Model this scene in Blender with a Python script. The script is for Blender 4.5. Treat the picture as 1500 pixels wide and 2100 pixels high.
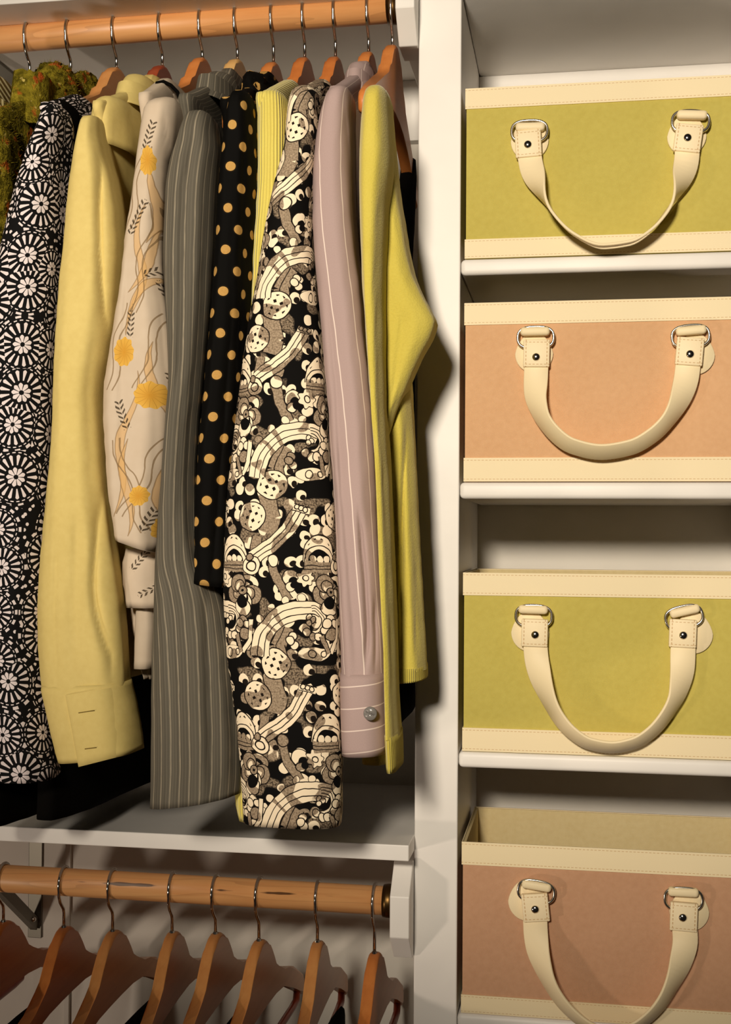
import bpy, bmesh, math, random
import numpy as np
from mathutils import Vector, Matrix
random.seed(7)
for o in list(bpy.data.objects): bpy.data.objects.remove(o, do_unlink=True)
SC = bpy.context.scene
COL = SC.collection

# ------------------------------------------------------------------ camera
F, YAW, PIT, ROL = 2560.0, 0.1665, 0.0193, 0.0064
CX, CY, CZ = 0.0, -1.45, 1.40
RC = Matrix.Rotation(YAW, 3, 'Z') @ Matrix.Rotation(PIT, 3, 'X') @ Matrix.Rotation(-ROL, 3, 'Y')
def P(px, py, Y):
    """point of the place, on the upright plane at depth Y, that the photograph shows at (px, py)"""
    r = RC @ Vector(((px - 750) / F, 1.0, -(py - 1050) / F))
    k = (Y - CY) / r.y
    return Vector((CX + r.x * k, Y, CZ + r.z * k))
cam = bpy.data.cameras.new('camera'); camo = bpy.data.objects.new('camera', cam); COL.objects.link(camo)
cam.sensor_fit = 'VERTICAL'; cam.sensor_height = 36.0; cam.sensor_width = 36.0; cam.lens = F * 36.0 / 2100.0
camo.matrix_world = Matrix.Translation((CX, CY, CZ)) @ (RC @ Matrix.Rotation(math.pi / 2, 3, 'X')).to_4x4()
cam.clip_start = 0.05
SC.camera = camo

# ------------------------------------------------------------------ light and exposure
W = bpy.data.worlds.new('world'); SC.world = W; W.use_nodes = True
W.node_tree.nodes['Background'].inputs[0].default_value = (1.0, 0.86, 0.70, 1)
W.node_tree.nodes['Background'].inputs[1].default_value = 0.010
def area(name, loc, target, size, power, col):
    l = bpy.data.lights.new(name, 'AREA'); l.shape = 'DISK'; l.size = size; l.energy = power; l.color = col
    o = bpy.data.objects.new(name, l); COL.objects.link(o); o.location = loc
    o.rotation_euler = (Vector(target) - Vector(loc)).to_track_quat('-Z', 'Y').to_euler(); return o
def spot(name, loc, target, radius, power, col, size, blend):
    l = bpy.data.lights.new(name, 'SPOT'); l.shadow_soft_size = radius; l.energy = power; l.color = col; l.spot_size = math.radians(size); l.spot_blend = blend
    o = bpy.data.objects.new(name, l); COL.objects.link(o); o.location = loc
    o.rotation_euler = (Vector(target) - Vector(loc)).to_track_quat('-Z', 'Y').to_euler(); return o
spot('spot_lamp_light', (-0.30, -2.45, CZ + 0.60), (-0.04, 0, CZ + 0.34), 0.14, 262, (1.0, 0.88, 0.71), 48, 0.85)
area('table_lamp_light', (-1.30, -1.15, CZ - 0.72), (-0.1, 0, CZ - 0.2), 0.12, 4.8, (1.0, 0.82, 0.66))
vs = SC.view_settings; vs.view_transform = 'Standard'; vs.look = 'None'; vs.gamma = 1.0; vs.use_curve_mapping = False
vs.exposure = 0.0

# ------------------------------------------------------------------ node helpers
def lin(c):
    return tuple((v / 255 / 12.92 if v / 255 <= 0.04045 else ((v / 255 + 0.055) / 1.055) ** 2.4) for v in c) + (1.0,)
class N:
    """tiny expression builder over math nodes"""
    tree = None
    def __init__(s, v): s.v = v
    @staticmethod
    def op(o, *a, clamp=False):
        n = N.tree.nodes.new('ShaderNodeMath'); n.operation = o; n.use_clamp = clamp
        for i, x in enumerate(a):
            if isinstance(x, N): N.tree.links.new(x.v, n.inputs[i])
            else: n.inputs[i].default_value = x
        return N(n.outputs[0])
    def __add__(s, o): return N.op('ADD', s, o)
    __radd__ = __add__
    def __sub__(s, o): return N.op('SUBTRACT', s, o)
    def __rsub__(s, o): return N.op('SUBTRACT', o, s)
    def __mul__(s, o): return N.op('MULTIPLY', s, o)
    __rmul__ = __mul__
    def __truediv__(s, o): return N.op('DIVIDE', s, o)
    def lt(s, o): return N.op('LESS_THAN', s, o)
    def gt(s, o): return N.op('GREATER_THAN', s, o)
def nabs(a): return N.op('ABSOLUTE', a)
def nmin(a, b): return N.op('MINIMUM', a, b)
def nmax(a, b): return N.op('MAXIMUM', a, b)
def nfract(a): return N.op('FRACT', a)
def nsin(a): return N.op('SINE', a)
def ncos(a): return N.op('COSINE', a)
def natan2(a, b): return N.op('ARCTAN2', a, b)
def hyp(a, b): return N.op('SQRT', a * a + b * b)
def ramp01(a, lo, hi):
    n = N.tree.nodes.new('ShaderNodeMapRange'); N.tree.links.new(a.v, n.inputs[0]); n.inputs[1].default_value = lo; n.inputs[2].default_value = hi
    return N(n.outputs[0])
class Mat:
    def __init__(s, name, rough=0.8, spec=0.3):
        s.m = bpy.data.materials.new(name); s.m.use_nodes = True; s.t = s.m.node_tree; N.tree = s.t
        s.b = s.t.nodes['Principled BSDF']; s.b.inputs['Roughness'].default_value = rough
        s.b.inputs['Specular IOR Level'].default_value = spec
    def tc(s, w):
        if w == 'UV': n = s.t.nodes.new('ShaderNodeUVMap'); n.uv_map = 'UVMap'; return n.outputs[0]
        return s.t.nodes.new('ShaderNodeTexCoord').outputs[w]
    def xyz(s, sock):
        n = s.t.nodes.new('ShaderNodeSeparateXYZ'); s.t.links.new(sock, n.inputs[0]); return [N(o) for o in n.outputs]
    def vec(s, x, y, z=0.0):
        n = s.t.nodes.new('ShaderNodeCombineXYZ')
        for i, a in enumerate((x, y, z)):
            if isinstance(a, N): s.t.links.new(a.v, n.inputs[i])
            else: n.inputs[i].default_value = a
        return n.outputs[0]
    def noise(s, v, scale, detail=2.0, rough=0.5):
        n = s.t.nodes.new('ShaderNodeTexNoise'); s.t.links.new(v, n.inputs['Vector']); n.inputs['Scale'].default_value = scale
        n.inputs['Detail'].default_value = detail; n.inputs['Roughness'].default_value = rough; return N(n.outputs[0])
    def col(s, c):
        n = s.t.nodes.new('ShaderNodeRGB'); n.outputs[0].default_value = lin(c); return n.outputs[0]
    def mix(s, f, a, b):
        n = s.t.nodes.new('ShaderNodeMix'); n.data_type = 'RGBA'
        if isinstance(f, N): s.t.links.new(f.v, n.inputs[0])
        else: n.inputs[0].default_value = f
        for i, x in ((6, a), (7, b)):
            if isinstance(x, tuple): n.inputs[i].default_value = lin(x)
            else: s.t.links.new(x, n.inputs[i])
        return n.outputs[2]
    def base(s, c):
        if isinstance(c, tuple): s.b.inputs['Base Color'].default_value = lin(c)
        else: s.t.links.new(c, s.b.inputs['Base Color'])
    def bump(s, h, strength=0.3, dist=0.001):
        n = s.t.nodes.new('ShaderNodeBump'); n.inputs['Strength'].default_value = strength; n.inputs['Distance'].default_value = dist
        s.t.links.new(h.v, n.inputs['Height']); s.t.links.new(n.outputs[0], s.b.inputs['Normal'])
    def sheen(s, w): s.b.inputs['Sheen Weight'].default_value = w
M = {}
def plain(name, c, rough=0.8, spec=0.3, metal=0.0, sheen=0.0):
    m = Mat(name, rough, spec); m.base(c); m.b.inputs['Metallic'].default_value = metal
    if sheen: m.sheen(sheen)
    M[name] = m.m; return m

# ---- paint, wood, metal
def paint(name, c, rough=0.45, bs=0.15):
    m = Mat(name, rough, 0.4); o = m.tc('Object'); n = m.noise(o, 60, 3); n2 = m.noise(o, 9, 2)
    m.base(m.mix(ramp01(n2, 0.35, 0.7), c, tuple(int(v * 0.965) for v in c))); m.bump(n, bs, 0.0012); M[name] = m.m
paint('white_paint', (240, 236, 231)); paint('wall_paint', (226, 220, 210), 0.7, 0.25)
def wood(name, a, b, axis, rough=0.38, sc=26, marks=False, dark=(110, 62, 26)):
    m = Mat(name, rough, 0.45); x, y, z = m.xyz(m.tc('Object'))
    v = m.vec(x * (0.07 if axis == 'x' else 1), y * (0.07 if axis == 'y' else 1), z)
    n = m.noise(v, sc * 3, 4, 0.6); g = m.noise(v, sc, 2)
    lines = nfract(g * 9.0)
    c = m.mix(ramp01(n, 0.3, 0.72), a, b)
    c = m.mix(ramp01(lines, 0.78, 1.0) * (0.22 if axis == 'x' else 0.07), c, dark)
    if marks:
        k = m.noise(m.vec(x, 0.0, 0.0), 11, 3); wob = m.noise(m.vec(x, 0.0, 0.0), 3.0, 2)
        band = nabs(z - 0.005 + (wob - 0.5) * 0.012).lt((k - 0.47) * 0.012)
        c = m.mix(band * ramp01(k, 0.50, 0.56) * 0.85, c, (52, 26, 12))
    m.base(c); m.bump(n, 0.08, 0.0005); M[name] = m.m
wood('rod_wood_upper', (232, 172, 112), (216, 148, 88), 'x', 0.42, 22)
wood('rod_wood_lower', (234, 178, 118), (218, 152, 94), 'x', 0.42, 26, True)
WOODS = {'honey': ((220, 156, 92), (204, 136, 76)), 'orange': ((216, 136, 70), (198, 116, 56)), 'red': ((160, 66, 38), (138, 52, 30)),
         'pale': ((226, 184, 118), (210, 164, 100)), 'amber': ((208, 124, 60), (184, 102, 48)), 'brown': ((188, 100, 46), (164, 82, 36))}
for k, (a, b) in WOODS.items(): wood('hanger_' + k, a, b, 'y', 0.32, 18)
plain('chrome', (205, 200, 192), 0.14, 0.5, 1.0); plain('nickel', (214, 208, 198), 0.22, 0.5, 1.0)
plain('brass_dark', (92, 70, 40), 0.35, 0.5, 1.0); plain('zinc', (112, 108, 98), 0.42, 0.5, 0.7)

# ---- bin cloth and leatherette
def cloth(name, a, b, weave=4200.0, rough=0.9, bs=0.16, spec=0.15, coords='Object'):
    m = Mat(name, rough, spec); o = m.tc(coords); x, y, z = m.xyz(o)
    if coords == 'UV': z = y
    w = nsin(x * weave) * nsin(z * weave); n = m.noise(o, 160, 3); n2 = m.noise(o, 14, 2)
    m.base(m.mix(ramp01(n * 0.6 + n2 * 0.4, 0.32, 0.68), a, b)); m.bump(w * 0.5 + n * 0.6, bs, 0.0008); M[name] = m.m; return m
cloth('bin_dusty_pink', (200, 156, 124), (191, 147, 115)); cloth('bin_green', (198, 184, 96), (190, 175, 88)); cloth('bin_pink', (220, 176, 134), (212, 167, 125)); cloth('bin_lining', (214, 196, 150), (206, 186, 138))
def leather(name, c, zl=(0.1, 0.9), vertical=False):
    m = Mat(name, 0.55, 0.35); g = m.xyz(m.tc('Generated')); o = m.tc('Object'); x, y, z = m.xyz(o)
    st = None
    for k in zl:
        a = nabs(g[2] - k).lt(0.014) * nfract(x * 230.0).lt(0.62)
        st = a if st is None else nmax(st, a)
    if vertical:
        for k in (0.1, 0.9): st = nmax(st, nabs(g[0] - k).lt(0.02) * nfract(z * 230.0).lt(0.62))
    n = m.noise(o, 380, 3)
    if st is None: st = n * 0.0
    m.base(m.mix(st * 0.75, c, (196, 158, 108))); m.bump(n * 0.4 - st * 1.0, 0.25, 0.0006); M[name] = m.m
leather('band_leather', (238, 221, 182)); leather('tab_leather', (244, 226, 188), (0.1, 0.9), True); leather('strap_leather', (242, 224, 184), ())

# ---- garment cloth
cloth('pear_cotton', (218, 197, 124), (210, 188, 115), 5200, 0.75, 0.08, 0.2)
cloth('black_cloth', (9, 8, 7), (14, 12, 10), 4200, 0.95, 0.2, 0.05); cloth('olive_cloth', (66, 72, 34), (40, 46, 24), 1200)
cloth('cream_inner', (205, 190, 160), (190, 172, 140))
def knit(name, a, b, ribs=0.0, coarse=420.0, sh=0.25):
    m = Mat(name, 0.95, 0.08); o = m.tc('UV'); u, v, _ = m.xyz(o); n = m.noise(o, coarse, 3, 0.7); n2 = m.noise(o, 20, 2)
    h = n * 1.0
    if ribs: h = h * 0.4 + nsin(u * ribs) * 0.8
    c = m.mix(ramp01(n * 0.5 + n2 * 0.5, 0.3, 0.7), a, b)
    if ribs: c = m.mix(ramp01(nsin(u * ribs), -0.2, -1.0) * 0.4, c, tuple(int(k * 0.75) for k in b))
    m.base(c); m.bump(h, 0.5, 0.0015); m.sheen(sh); M[name] = m.m
knit('chartreuse_knit', (210, 194, 92), (199, 182, 78)); knit('chartreuse_rib', (208, 192, 90), (197, 180, 76), 2600.0)
knit('yellow_rib', (232, 216, 112), (222, 204, 98), 1700.0)
def m_mohair():
    m = Mat('mohair', 1.0, 0.05); o = m.tc('Object'); a = m.noise(o, 90, 4, 0.7); b = m.noise(o, 55, 3); c2 = m.noise(o, 140, 2)
    c = m.mix(ramp01(a, 0.35, 0.65), (78, 70, 16), (150, 134, 40)); c = m.mix(ramp01(b, 0.58, 0.66), c, (176, 84, 34))
    c = m.mix(ramp01(c2, 0.66, 0.72), c, (196, 176, 96)); m.base(c); m.bump(a, 1.0, 0.006); M['mohair'] = m.m
m_mohair()
def m_cream_stripe():
    m = Mat('cream_stripe', 0.95, 0.1); u, v, _ = m.xyz(m.tc('UV')); s = nsin(v * 900.0 + u * 300.0)
    m.base(m.mix(ramp01(s, 0.1, 0.5), (232, 218, 170), (150, 132, 78))); m.bump(s, 0.5, 0.002); M['cream_stripe'] = m.m
m_cream_stripe()
def m_flower_wheels():
    m = Mat('flower_wheel_print', 0.85, 0.2); u, v, _ = m.xyz(m.tc('UV'))
    x = u * 22.0; y = v * 22.0
    vo = m.t.nodes.new('ShaderNodeTexVoronoi'); vo.voronoi_dimensions = '2D'; vo.inputs['Scale'].default_value = 1.0; vo.inputs['Randomness'].default_value = 0.62
    m.t.links.new(m.vec(x, y), vo.inputs['Vector'])
    px, py, _ = m.xyz(vo.outputs['Position']); rc = m.xyz(vo.outputs['Color'])[0]
    dx = x - px; dy = y - py; th = natan2(dy, dx); s = rc * 0.35 + 0.85; d = hyp(dx, dy) / s
    n1 = ncos(th * 9.0 + rc * 5.0); n2 = ncos(th * 17.0 + rc * 9.0); n3 = ncos(th * 26.0)
    inner = d.gt(0.05) * d.lt(0.185 + n1 * 0.02) * n1.gt(-0.80)
    wid = ramp01(d, 0.22, 0.44) * 0.78
    outer = d.gt(0.25) * d.lt(0.44 + n2 * 0.03) * n2.gt(0.80 - wid)
    ring = d.gt(0.505) * d.lt(0.528) * n3.gt(-0.1)
    scal = d.gt(0.565) * d.lt(0.635) * ncos(th * 14.0).gt(0.15) * hyp(dx, dy).lt(0.66)
    w = nmax(nmax(inner, outer), nmax(ring, scal))
    v2 = m.t.nodes.new('ShaderNodeTexVoronoi'); v2.voronoi_dimensions = '2D'; v2.inputs['Scale'].default_value = 6.0; m.t.links.new(m.vec(x, y), v2.inputs['Vector'])
    w = nmax(w, N(v2.outputs['Distance']).lt(0.24) * d.gt(0.70))
    m.base(m.mix(w, (9, 8, 9), (232, 220, 220))); M['flower_wheel_print'] = m.m
m_flower_wheels()
def m_dots():
    m = Mat('dot_print', 0.8, 0.25); u, v, _ = m.xyz(m.tc('UV')); wob = m.noise(m.vec(u, v), 14, 2)
    u = u + (wob - 0.5) * 0.004
    a, b = 0.0255, 0.0425
    def grid(ou, ov):
        fx = (nfract(u / a + ou) - 0.5) * a; fy = (nfract(v / b + ov) - 0.5) * b; return hyp(fx, fy)
    d = nmin(grid(0.0, 0.0), grid(0.5, 0.5)); w = d.lt(0.0048)
    ed = d.lt(0.0062) - w
    n = m.noise(m.tc('UV'), 500, 2)
    c = m.mix(w, (8, 7, 6), m.mix(n, (196, 156, 92), (176, 134, 70))); c = m.mix(ed * 0.25, c, (46, 34, 16)); m.base(c); m.b.inputs['Specular IOR Level'].default_value = 0.08; M['dot_print'] = m.m
m_dots()
def m_pinstripe_grey():
    m = Mat('grey_stripe', 0.85, 0.15); o = m.tc('UV'); u, v, _ = m.xyz(o)
    k = u * 95.0; f = nfract(k); f2 = nfract(k * 3.0 + 0.2); f3 = nfract(u * 34.0)
    s1 = nabs(f - 0.5).lt(0.075); s2 = nabs(f2 - 0.5).lt(0.18); s3 = nabs(f3 - 0.5).lt(0.2)
    br = m.noise(m.vec(u * 40.0, v), 60, 3)
    c = m.mix(s3 * 0.35, (88, 83, 73), (102, 97, 86)); c = m.mix(s2 * 0.30 * br, c, (142, 134, 118)); c = m.mix(s1 * ramp01(br, 0.2, 0.6) * 0.55, c, (178, 166, 144))
    m.base(c); m.bump(br, 0.2, 0.0006); M['grey_stripe'] = m.m
m_pinstripe_grey()
def m_lilac():
    m = Mat('lilac_stripe', 0.8, 0.2); o = m.tc('UV'); u, v, _ = m.xyz(o); n = m.noise(o, 700, 2)
    s = nabs(nfract(u * 44.0 + v * 1.3) - 0.5).lt(0.026)
    m.base(m.mix(s * 0.85, m.mix(n, (174, 152, 148), (166, 144, 141)), (232, 214, 204))); m.bump(n, 0.1, 0.0005); M['lilac_stripe'] = m.m
    m = Mat('lilac_cuff', 0.8, 0.2); o = m.tc('UV'); u, v, _ = m.xyz(o); n = m.noise(o, 700, 2)
    s = nabs(nfract(v * 46.0 - u * 4.0) - 0.5).lt(0.026)
    m.base(m.mix(s * 0.85, m.mix(n, (174, 152, 148), (166, 144, 141)), (232, 214, 204))); M['lilac_cuff'] = m.m
m_lilac()
def m_floral():
    m = Mat('floral_print', 0.85, 0.15); o = m.tc('UV'); X, Z, _ = m.xyz(o)     # UV here is metres from the garment's own top-left corner, scaled so 1 = 100 units
    warp = m.noise(o, 30, 3); x = X + (warp - 0.5) * 0.006; z = Z + (warp - 0.5) * 0.004
    c = m.mix(m.noise(o, 60, 2), (204, 188, 168), (194, 176, 154))
    def seg(ax, az, bx, bz):
        L = math.hypot(bx - ax, bz - az); ux, uz = (bx - ax) / L, (bz - az) / L
        t = (x - ax) * ux + (z - az) * uz; w = (x - ax) * (-uz) + (z - az) * ux
        return t, w, L
    o0 = P(200, 1400, -0.230)
    def q(px, py): w_ = P(px, py, -0.228); return (w_.x - o0.x, w_.z - o0.z)
    for a, b in (((300, 420), (268, 690)), ((262, 600), (330, 470)), ((338, 560), (262, 640)), ((330, 880), (345, 760)), ((312, 700), (322, 860)), ((235, 1060), (280, 760)), ((262, 900), (262, 1100)), ((320, 960), (330, 1100)), ((300, 500), (320, 340))):
        t, w, L = seg(*q(*a), *q(*b)); w = w + nsin(t * 60.0) * 0.006
        hw = nsin(t * (3.1416 / L)) * 0.0042
        c = m.mix(nabs(w).lt(hw) * t.gt(0) * t.lt(L) * 0.65, c, (206, 164, 104)); c = m.mix(nabs(nabs(w) - hw).lt(0.0005) * t.gt(0) * t.lt(L) * 0.6, c, (120, 92, 56))
    for a, b in (((262, 470), (300, 300)), ((275, 640), (318, 420)), ((330, 640), (285, 800)), ((240, 900), (300, 1090)), ((330, 900), (255, 1060)), ((225, 800), (262, 620))):
        t, w, L = seg(*q(*a), *q(*b)); w = nabs(w + nsin(t * 90.0) * 0.004); c = m.mix(nabs(w - 0.0035).lt(0.0007) * t.gt(0) * t.lt(L) * 0.8, c, (128, 104, 72))
    for a, b, wd in (((268, 482), (300, 412), 8), ((295, 566), (335, 540), 8), ((266, 692), (272, 636), 8), ((262, 880), (243, 822), 9), ((298, 310), (318, 250), 9), ((290, 1090), (312, 1040), 8), ((345, 830), (335, 760), 7), ((250, 1170), (280, 1130), 8), ((345, 640), (318, 570), 6), ((300, 1205), (262, 1225), 7)):
        t, w, L = seg(*q(*a), *q(*b)); aw = nabs(w)
        k = nfract((t - aw * 0.9) * 190.0).lt(0.45) * aw.lt(wd / 2098.0) * t.gt(0) * t.lt(L) * aw.gt(0.0004)
        c = m.mix(k * 0.9, c, (58, 46, 30))
    for px, py, rx, rz in ((255, 722, 23, 31), (307, 810, 34, 29), (285, 1017, 19, 21), (318, 1085, 17, 26), (304, 332, 16, 32), (300, 1290, 8, 30)):
        qx, qz = q(px, py); dx = (x - qx) * (2098.0 / rx); dz = (z - qz) * (2098.0 / rz); d = hyp(dx, dz); th = natan2(dz, dx)
        inside = d.lt(nsin(th * 9.0) * 0.06 + 0.98)
        pet = nabs(nsin(th * 7.0 + d * 2.0)).lt(0.16) * d.gt(0.2)
        c = m.mix(inside, c, m.mix(pet * 0.45, m.mix(ramp01(d, 0.0, 1.0), (196, 142, 50), (214, 168, 74)), (128, 88, 28)))
    m.base(c); M['floral_print'] = m.m
m_floral()
def m_paisley():
    m = Mat('paisley_print', 0.85, 0.12); o = m.tc('UV'); U, V, _ = m.xyz(o); S = 2051.0
    wn = m.noise(o, 40, 2); wn2 = m.noise(m.vec(V, U), 40, 2); TW, TH = 185.0, 367.0
    x = U * S + 115.0 + (wn - 0.5) * 14.0; y = V * (-S) - 812.0 + (wn2 - 0.5) * 14.0
    g = m.noise(o, 46, 1, 0.4); fine = m.noise(o, 520, 2, 0.7); g2 = m.noise(m.vec(U, V, 3.0), 36, 1, 0.4)
    GREY = m.mix(ramp01(fine, 0.32, 0.68), (112, 96, 78), (178, 158, 134)); BLACK = (10, 8, 7)
    CREAM = m.mix(ramp01(g, 0.56, 0.575), (246, 228, 198), GREY)
    INK = (26, 19, 14)
    c = m.mix(ramp01(g2, 0.55, 0.58), BLACK, m.mix(ramp01(fine, 0.4, 0.6), (62, 52, 42), (150, 132, 110)))
    def wrap(cx, cy, lo=-92.5, loy=-183.5):
        a = (x - (cx + lo)) / TW; b = (y - (cy + loy)) / TH
        return nfract(a) * TW + lo, nfract(b) * TH + loy
    def put(mask, colr):
        nonlocal c
        c = m.mix(mask, c, colr)
    vo = m.t.nodes.new('ShaderNodeTexVoronoi'); vo.voronoi_dimensions = '2D'; vo.inputs['Scale'].default_value = 1 / 27.0; vo.inputs['Randomness'].default_value = 0.75
    m.t.links.new(m.vec(x, y), vo.inputs['Vector']); vd = N(vo.outputs['Distance']); vr = m.xyz(vo.outputs['Color']); vp = m.xyz(vo.outputs['Position'])
    put(vd.lt(0.43) * vr[0].gt(0.40), CREAM); put(hyp(x - vp[0] - 4.0, y - vp[1] - 4.0).lt(6.5) * vr[0].gt(0.40) * vr[1].gt(0.35), INK)
    def disc(cx, cy, r, colr, ry=None, outline=True):
        dx, dy = wrap(cx, cy); d = hyp(dx, dy * (r / ry)) if ry else hyp(dx, dy)
        if outline: put(d.lt(r + 2.2), INK)
        put(d.lt(r), colr); return dx, dy, d
    def circ_line(d, r, w=1.1): put(nabs(d - r).lt(w), INK)
    def stroke(pts, hw, colr, lines=(), bars=0.0):
        for (ax, ay), (bx, by) in zip(pts, pts[1:]):
            L = math.hypot(bx - ax, by - ay); ux, uy = (bx - ax) / L, (by - ay) / L; dx, dy = wrap((ax + bx) / 2, (ay + by) / 2)
            t = dx * ux + dy * uy; w = dy * ux - dx * uy; inn = nabs(t).lt(L / 2 + 1.5)
            put(nabs(w).lt(hw + 1.8) * inn, INK); put(nabs(w).lt(hw) * inn, colr)
            for k in lines: put(nabs(w - hw * k).lt(1.0) * inn, INK)
    def dots(dx, dy, mask, sp):
        f = nabs(nfract(dx / sp) - 0.5) + nabs(nfract(dy / sp) - 0.5); put(f.lt(0.30) * mask, INK)
    # grey leaves
    stroke([(111, 176), (123, 219), (146, 256)], 9, GREY); stroke([(138, 312), (119, 352), (123, 385)], 15, GREY, (0.2,)); stroke([(80, 128), (76, 160)], 10, GREY); stroke([(100, 40), (112, 90), (104, 118)], 17, GREY)
    disc(115, 176, 11, CREAM); disc(150, 210, 16, CREAM); disc(156, 219, 10, BLACK, outline=False); disc(150, 230, 9, CREAM); disc(158, 226, 7, BLACK, outline=False)
    dx, dy = wrap(180, 211); th = natan2(dy, dx); d = hyp(dx, dy); put(d.lt(ncos(th * 7.0) * 2.5 + 18.0), INK); put(d.lt(ncos(th * 7.0) * 2.5 + 16.0), CREAM); circ_line(d, 6.0)
    # diamond fans
    for cx, cy, r in ((69, 86, 29), (111, 20, 30)):
        dx, dy, d = disc(cx, cy, r, CREAM); dots(dx * 0.92 + dy * 0.38, dy * 0.92 - dx * 0.38, d.lt(r - 6), 15.0)
    # big crest arch with pearls
    dx, dy = wrap(172, 371, -122.0, -130.0); r = hyp(dx, dy); th = natan2(dy, dx); sect = th.lt(-1.15)
    fa = (nfract(th * (22 / 6.2832)) - 0.5) * (6.2832 / 22)
    p1 = hyp(fa * 122.0, r - 119.0); put(p1.lt(9.0) * sect, INK); put(p1.lt(7.6) * sect, CREAM)
    put((r.gt(73.0) * r.lt(114.0)) * sect, INK); put(r.gt(75.0) * r.lt(112.0) * sect, CREAM); put(nabs(fa).lt(0.05) * r.gt(75) * r.lt(112) * nsin(th * 5.0).gt(0.3) * sect, GREY)
    for k in (86.0, 99.0): put(nabs(r - k).lt(1.0) * sect, INK)
    # hook of the crest
    dx, dy = wrap(193, 300); r = hyp(dx, dy); th = natan2(dy, dx); sect = th.gt(-1.7) * th.lt(1.6); put(r.gt(17) * r.lt(31) * sect, INK); put(r.gt(19) * r.lt(29) * sect, CREAM); put(nabs(r - 24).lt(0.9) * sect, INK)
    for cx, cy in ((186, 292), (194, 298), (186, 303)): disc(cx, cy, 5.0, CREAM)
    for cx, cy in ((151, 330), (154, 348), (146, 339), (180, 322), (193, 331), (20, 330), (33, 318)): disc(cx, cy, 7.5, CREAM)
    dx, dy, d = disc(193, 366, 34, CREAM, 13); circ_line(hyp(dx + 4.0, dy), 8.0); circ_line(hyp(dx - 20.0, dy), 6.0)
    # ribbed ribbon
    stroke([(73, 170), (111, 145), (144, 114), (170, 74)], 14, CREAM, (-0.35, 0.35)); stroke([(158, 66), (190, 74)], 6, CREAM)
    for cx in (164, 173, 182): disc(cx, 66 + (cx - 164) * 0.3, 4, CREAM)
    # eye
    dx, dy = wrap(25, 178); up = dy.lt(0.0); d = hyp(dx, dy * 0.62); put(d.lt(36.0) * up, INK); put(d.lt(34.0) * up, CREAM); dots(dx, dy, d.lt(32.0) * d.gt(29.0) * up, 13.0)
    d2 = hyp(dx, dy); put(nabs(d2 - 32.0).lt(1.1) * up, INK); put(d2.lt(24.0) * up, BLACK)
    for k in (-14.0, 0.0, 14.0): put(hyp(dx - k, dy + 6.0).lt(6.6), CREAM)
    bnd = nabs(dx).lt(32.0) * dy.gt(-1.0) * dy.lt(21.0); put(bnd, GREY); put(nabs(dy - 7.0).lt(0.9) * bnd, INK); put(nabs(dy - 14.0).lt(0.9) * bnd, INK)
    # ring joint
    dx, dy, d = disc(67, 186, 17, CREAM); circ_line(d, 9.0, 1.4); disc(63, 169, 6, GREY)
    # rose
    for k in range(5):
        a = -0.9 + k * 1.2566; cx, cy = 48 + 21 * math.cos(a), 240 + 21 * math.sin(a); disc(cx, cy, 18, CREAM if k in (0, 2) else GREY); disc(cx - 7 * math.cos(a), cy - 7 * math.sin(a), 11, BLACK if k in (0, 2) else GREY); disc(cx - 10 * math.cos(a), cy - 10 * math.sin(a), 9, CREAM, outline=False)
    disc(48, 240, 8, GREY); disc(48, 240, 3, BLACK, outline=False)
    disc(45, 272, 17, CREAM); disc(45, 262, 13, BLACK, outline=False); disc(46, 298, 9, CREAM); disc(37, 306, 8, CREAM); disc(55, 306, 8, CREAM); disc(47, 328, 12, GREY); stroke([(64, 296), (58, 340), (44, 366)], 4, CREAM); stroke([(28, 330), (38, 366)], 4, GREY)
    m.base(c); m.bump(fine, 0.12, 0.0006); M['paisley_print'] = m.m
m_paisley()

# ------------------------------------------------------------------ object helpers
def tag(o, label=None, cat=None, group=None, kind=None):
    if label: o['label'] = label
    if cat: o['category'] = cat
    if group: o['group'] = group
    if kind: o['kind'] = kind
    return o
def link(name, me, mat, parent=None, smooth=True):
    if smooth: me.polygons.foreach_set('use_smooth', [True] * len(me.polygons))
    o = bpy.data.objects.new(name, me); COL.objects.link(o)
    if mat: me.materials.append(M[mat])
    if parent: o.parent = parent; o.matrix_parent_inverse = Matrix.Translation(-parent.location) if parent.rotation_euler.to_matrix() == Matrix.Identity(3) else parent.matrix_world.inverted()
    return o
def empty(name, loc):
    o = bpy.data.objects.new(name, None); COL.objects.link(o); o.location = loc; o.empty_display_size = 0.02; return o
def finish(bm, name, mat, parent=None, smooth=False, origin=None):
    if origin is not None: bmesh.ops.translate(bm, vec=-Vector(origin), verts=bm.verts)
    bmesh.ops.recalc_face_normals(bm, faces=bm.faces)
    me = bpy.data.meshes.new(name); bm.to_mesh(me); bm.free()
    o = bpy.data.objects.new(name, me); COL.objects.link(o); me.materials.append(M[mat])
    if smooth: me.polygons.foreach_set('use_smooth', [True] * len(me.polygons))
    w = Vector(origin) if origin is not None else Vector()
    if parent: o.parent = parent; w = w - parent.location
    o.location = w
    return o
def box_bm(x0, x1, y0, y1, z0, z1, bev=0.0, seg=2):
    bm = bmesh.new(); bmesh.ops.create_cube(bm, size=1.0)
    for v in bm.verts: v.co = Vector(((x0 + x1) / 2 + v.co.x * (x1 - x0), (y0 + y1) / 2 + v.co.y * (y1 - y0), (z0 + z1) / 2 + v.co.z * (z1 - z0)))
    if bev: bmesh.ops.bevel(bm, geom=bm.edges[:], offset=bev, segments=seg, profile=0.5, affect='EDGES')
    return bm
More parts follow.
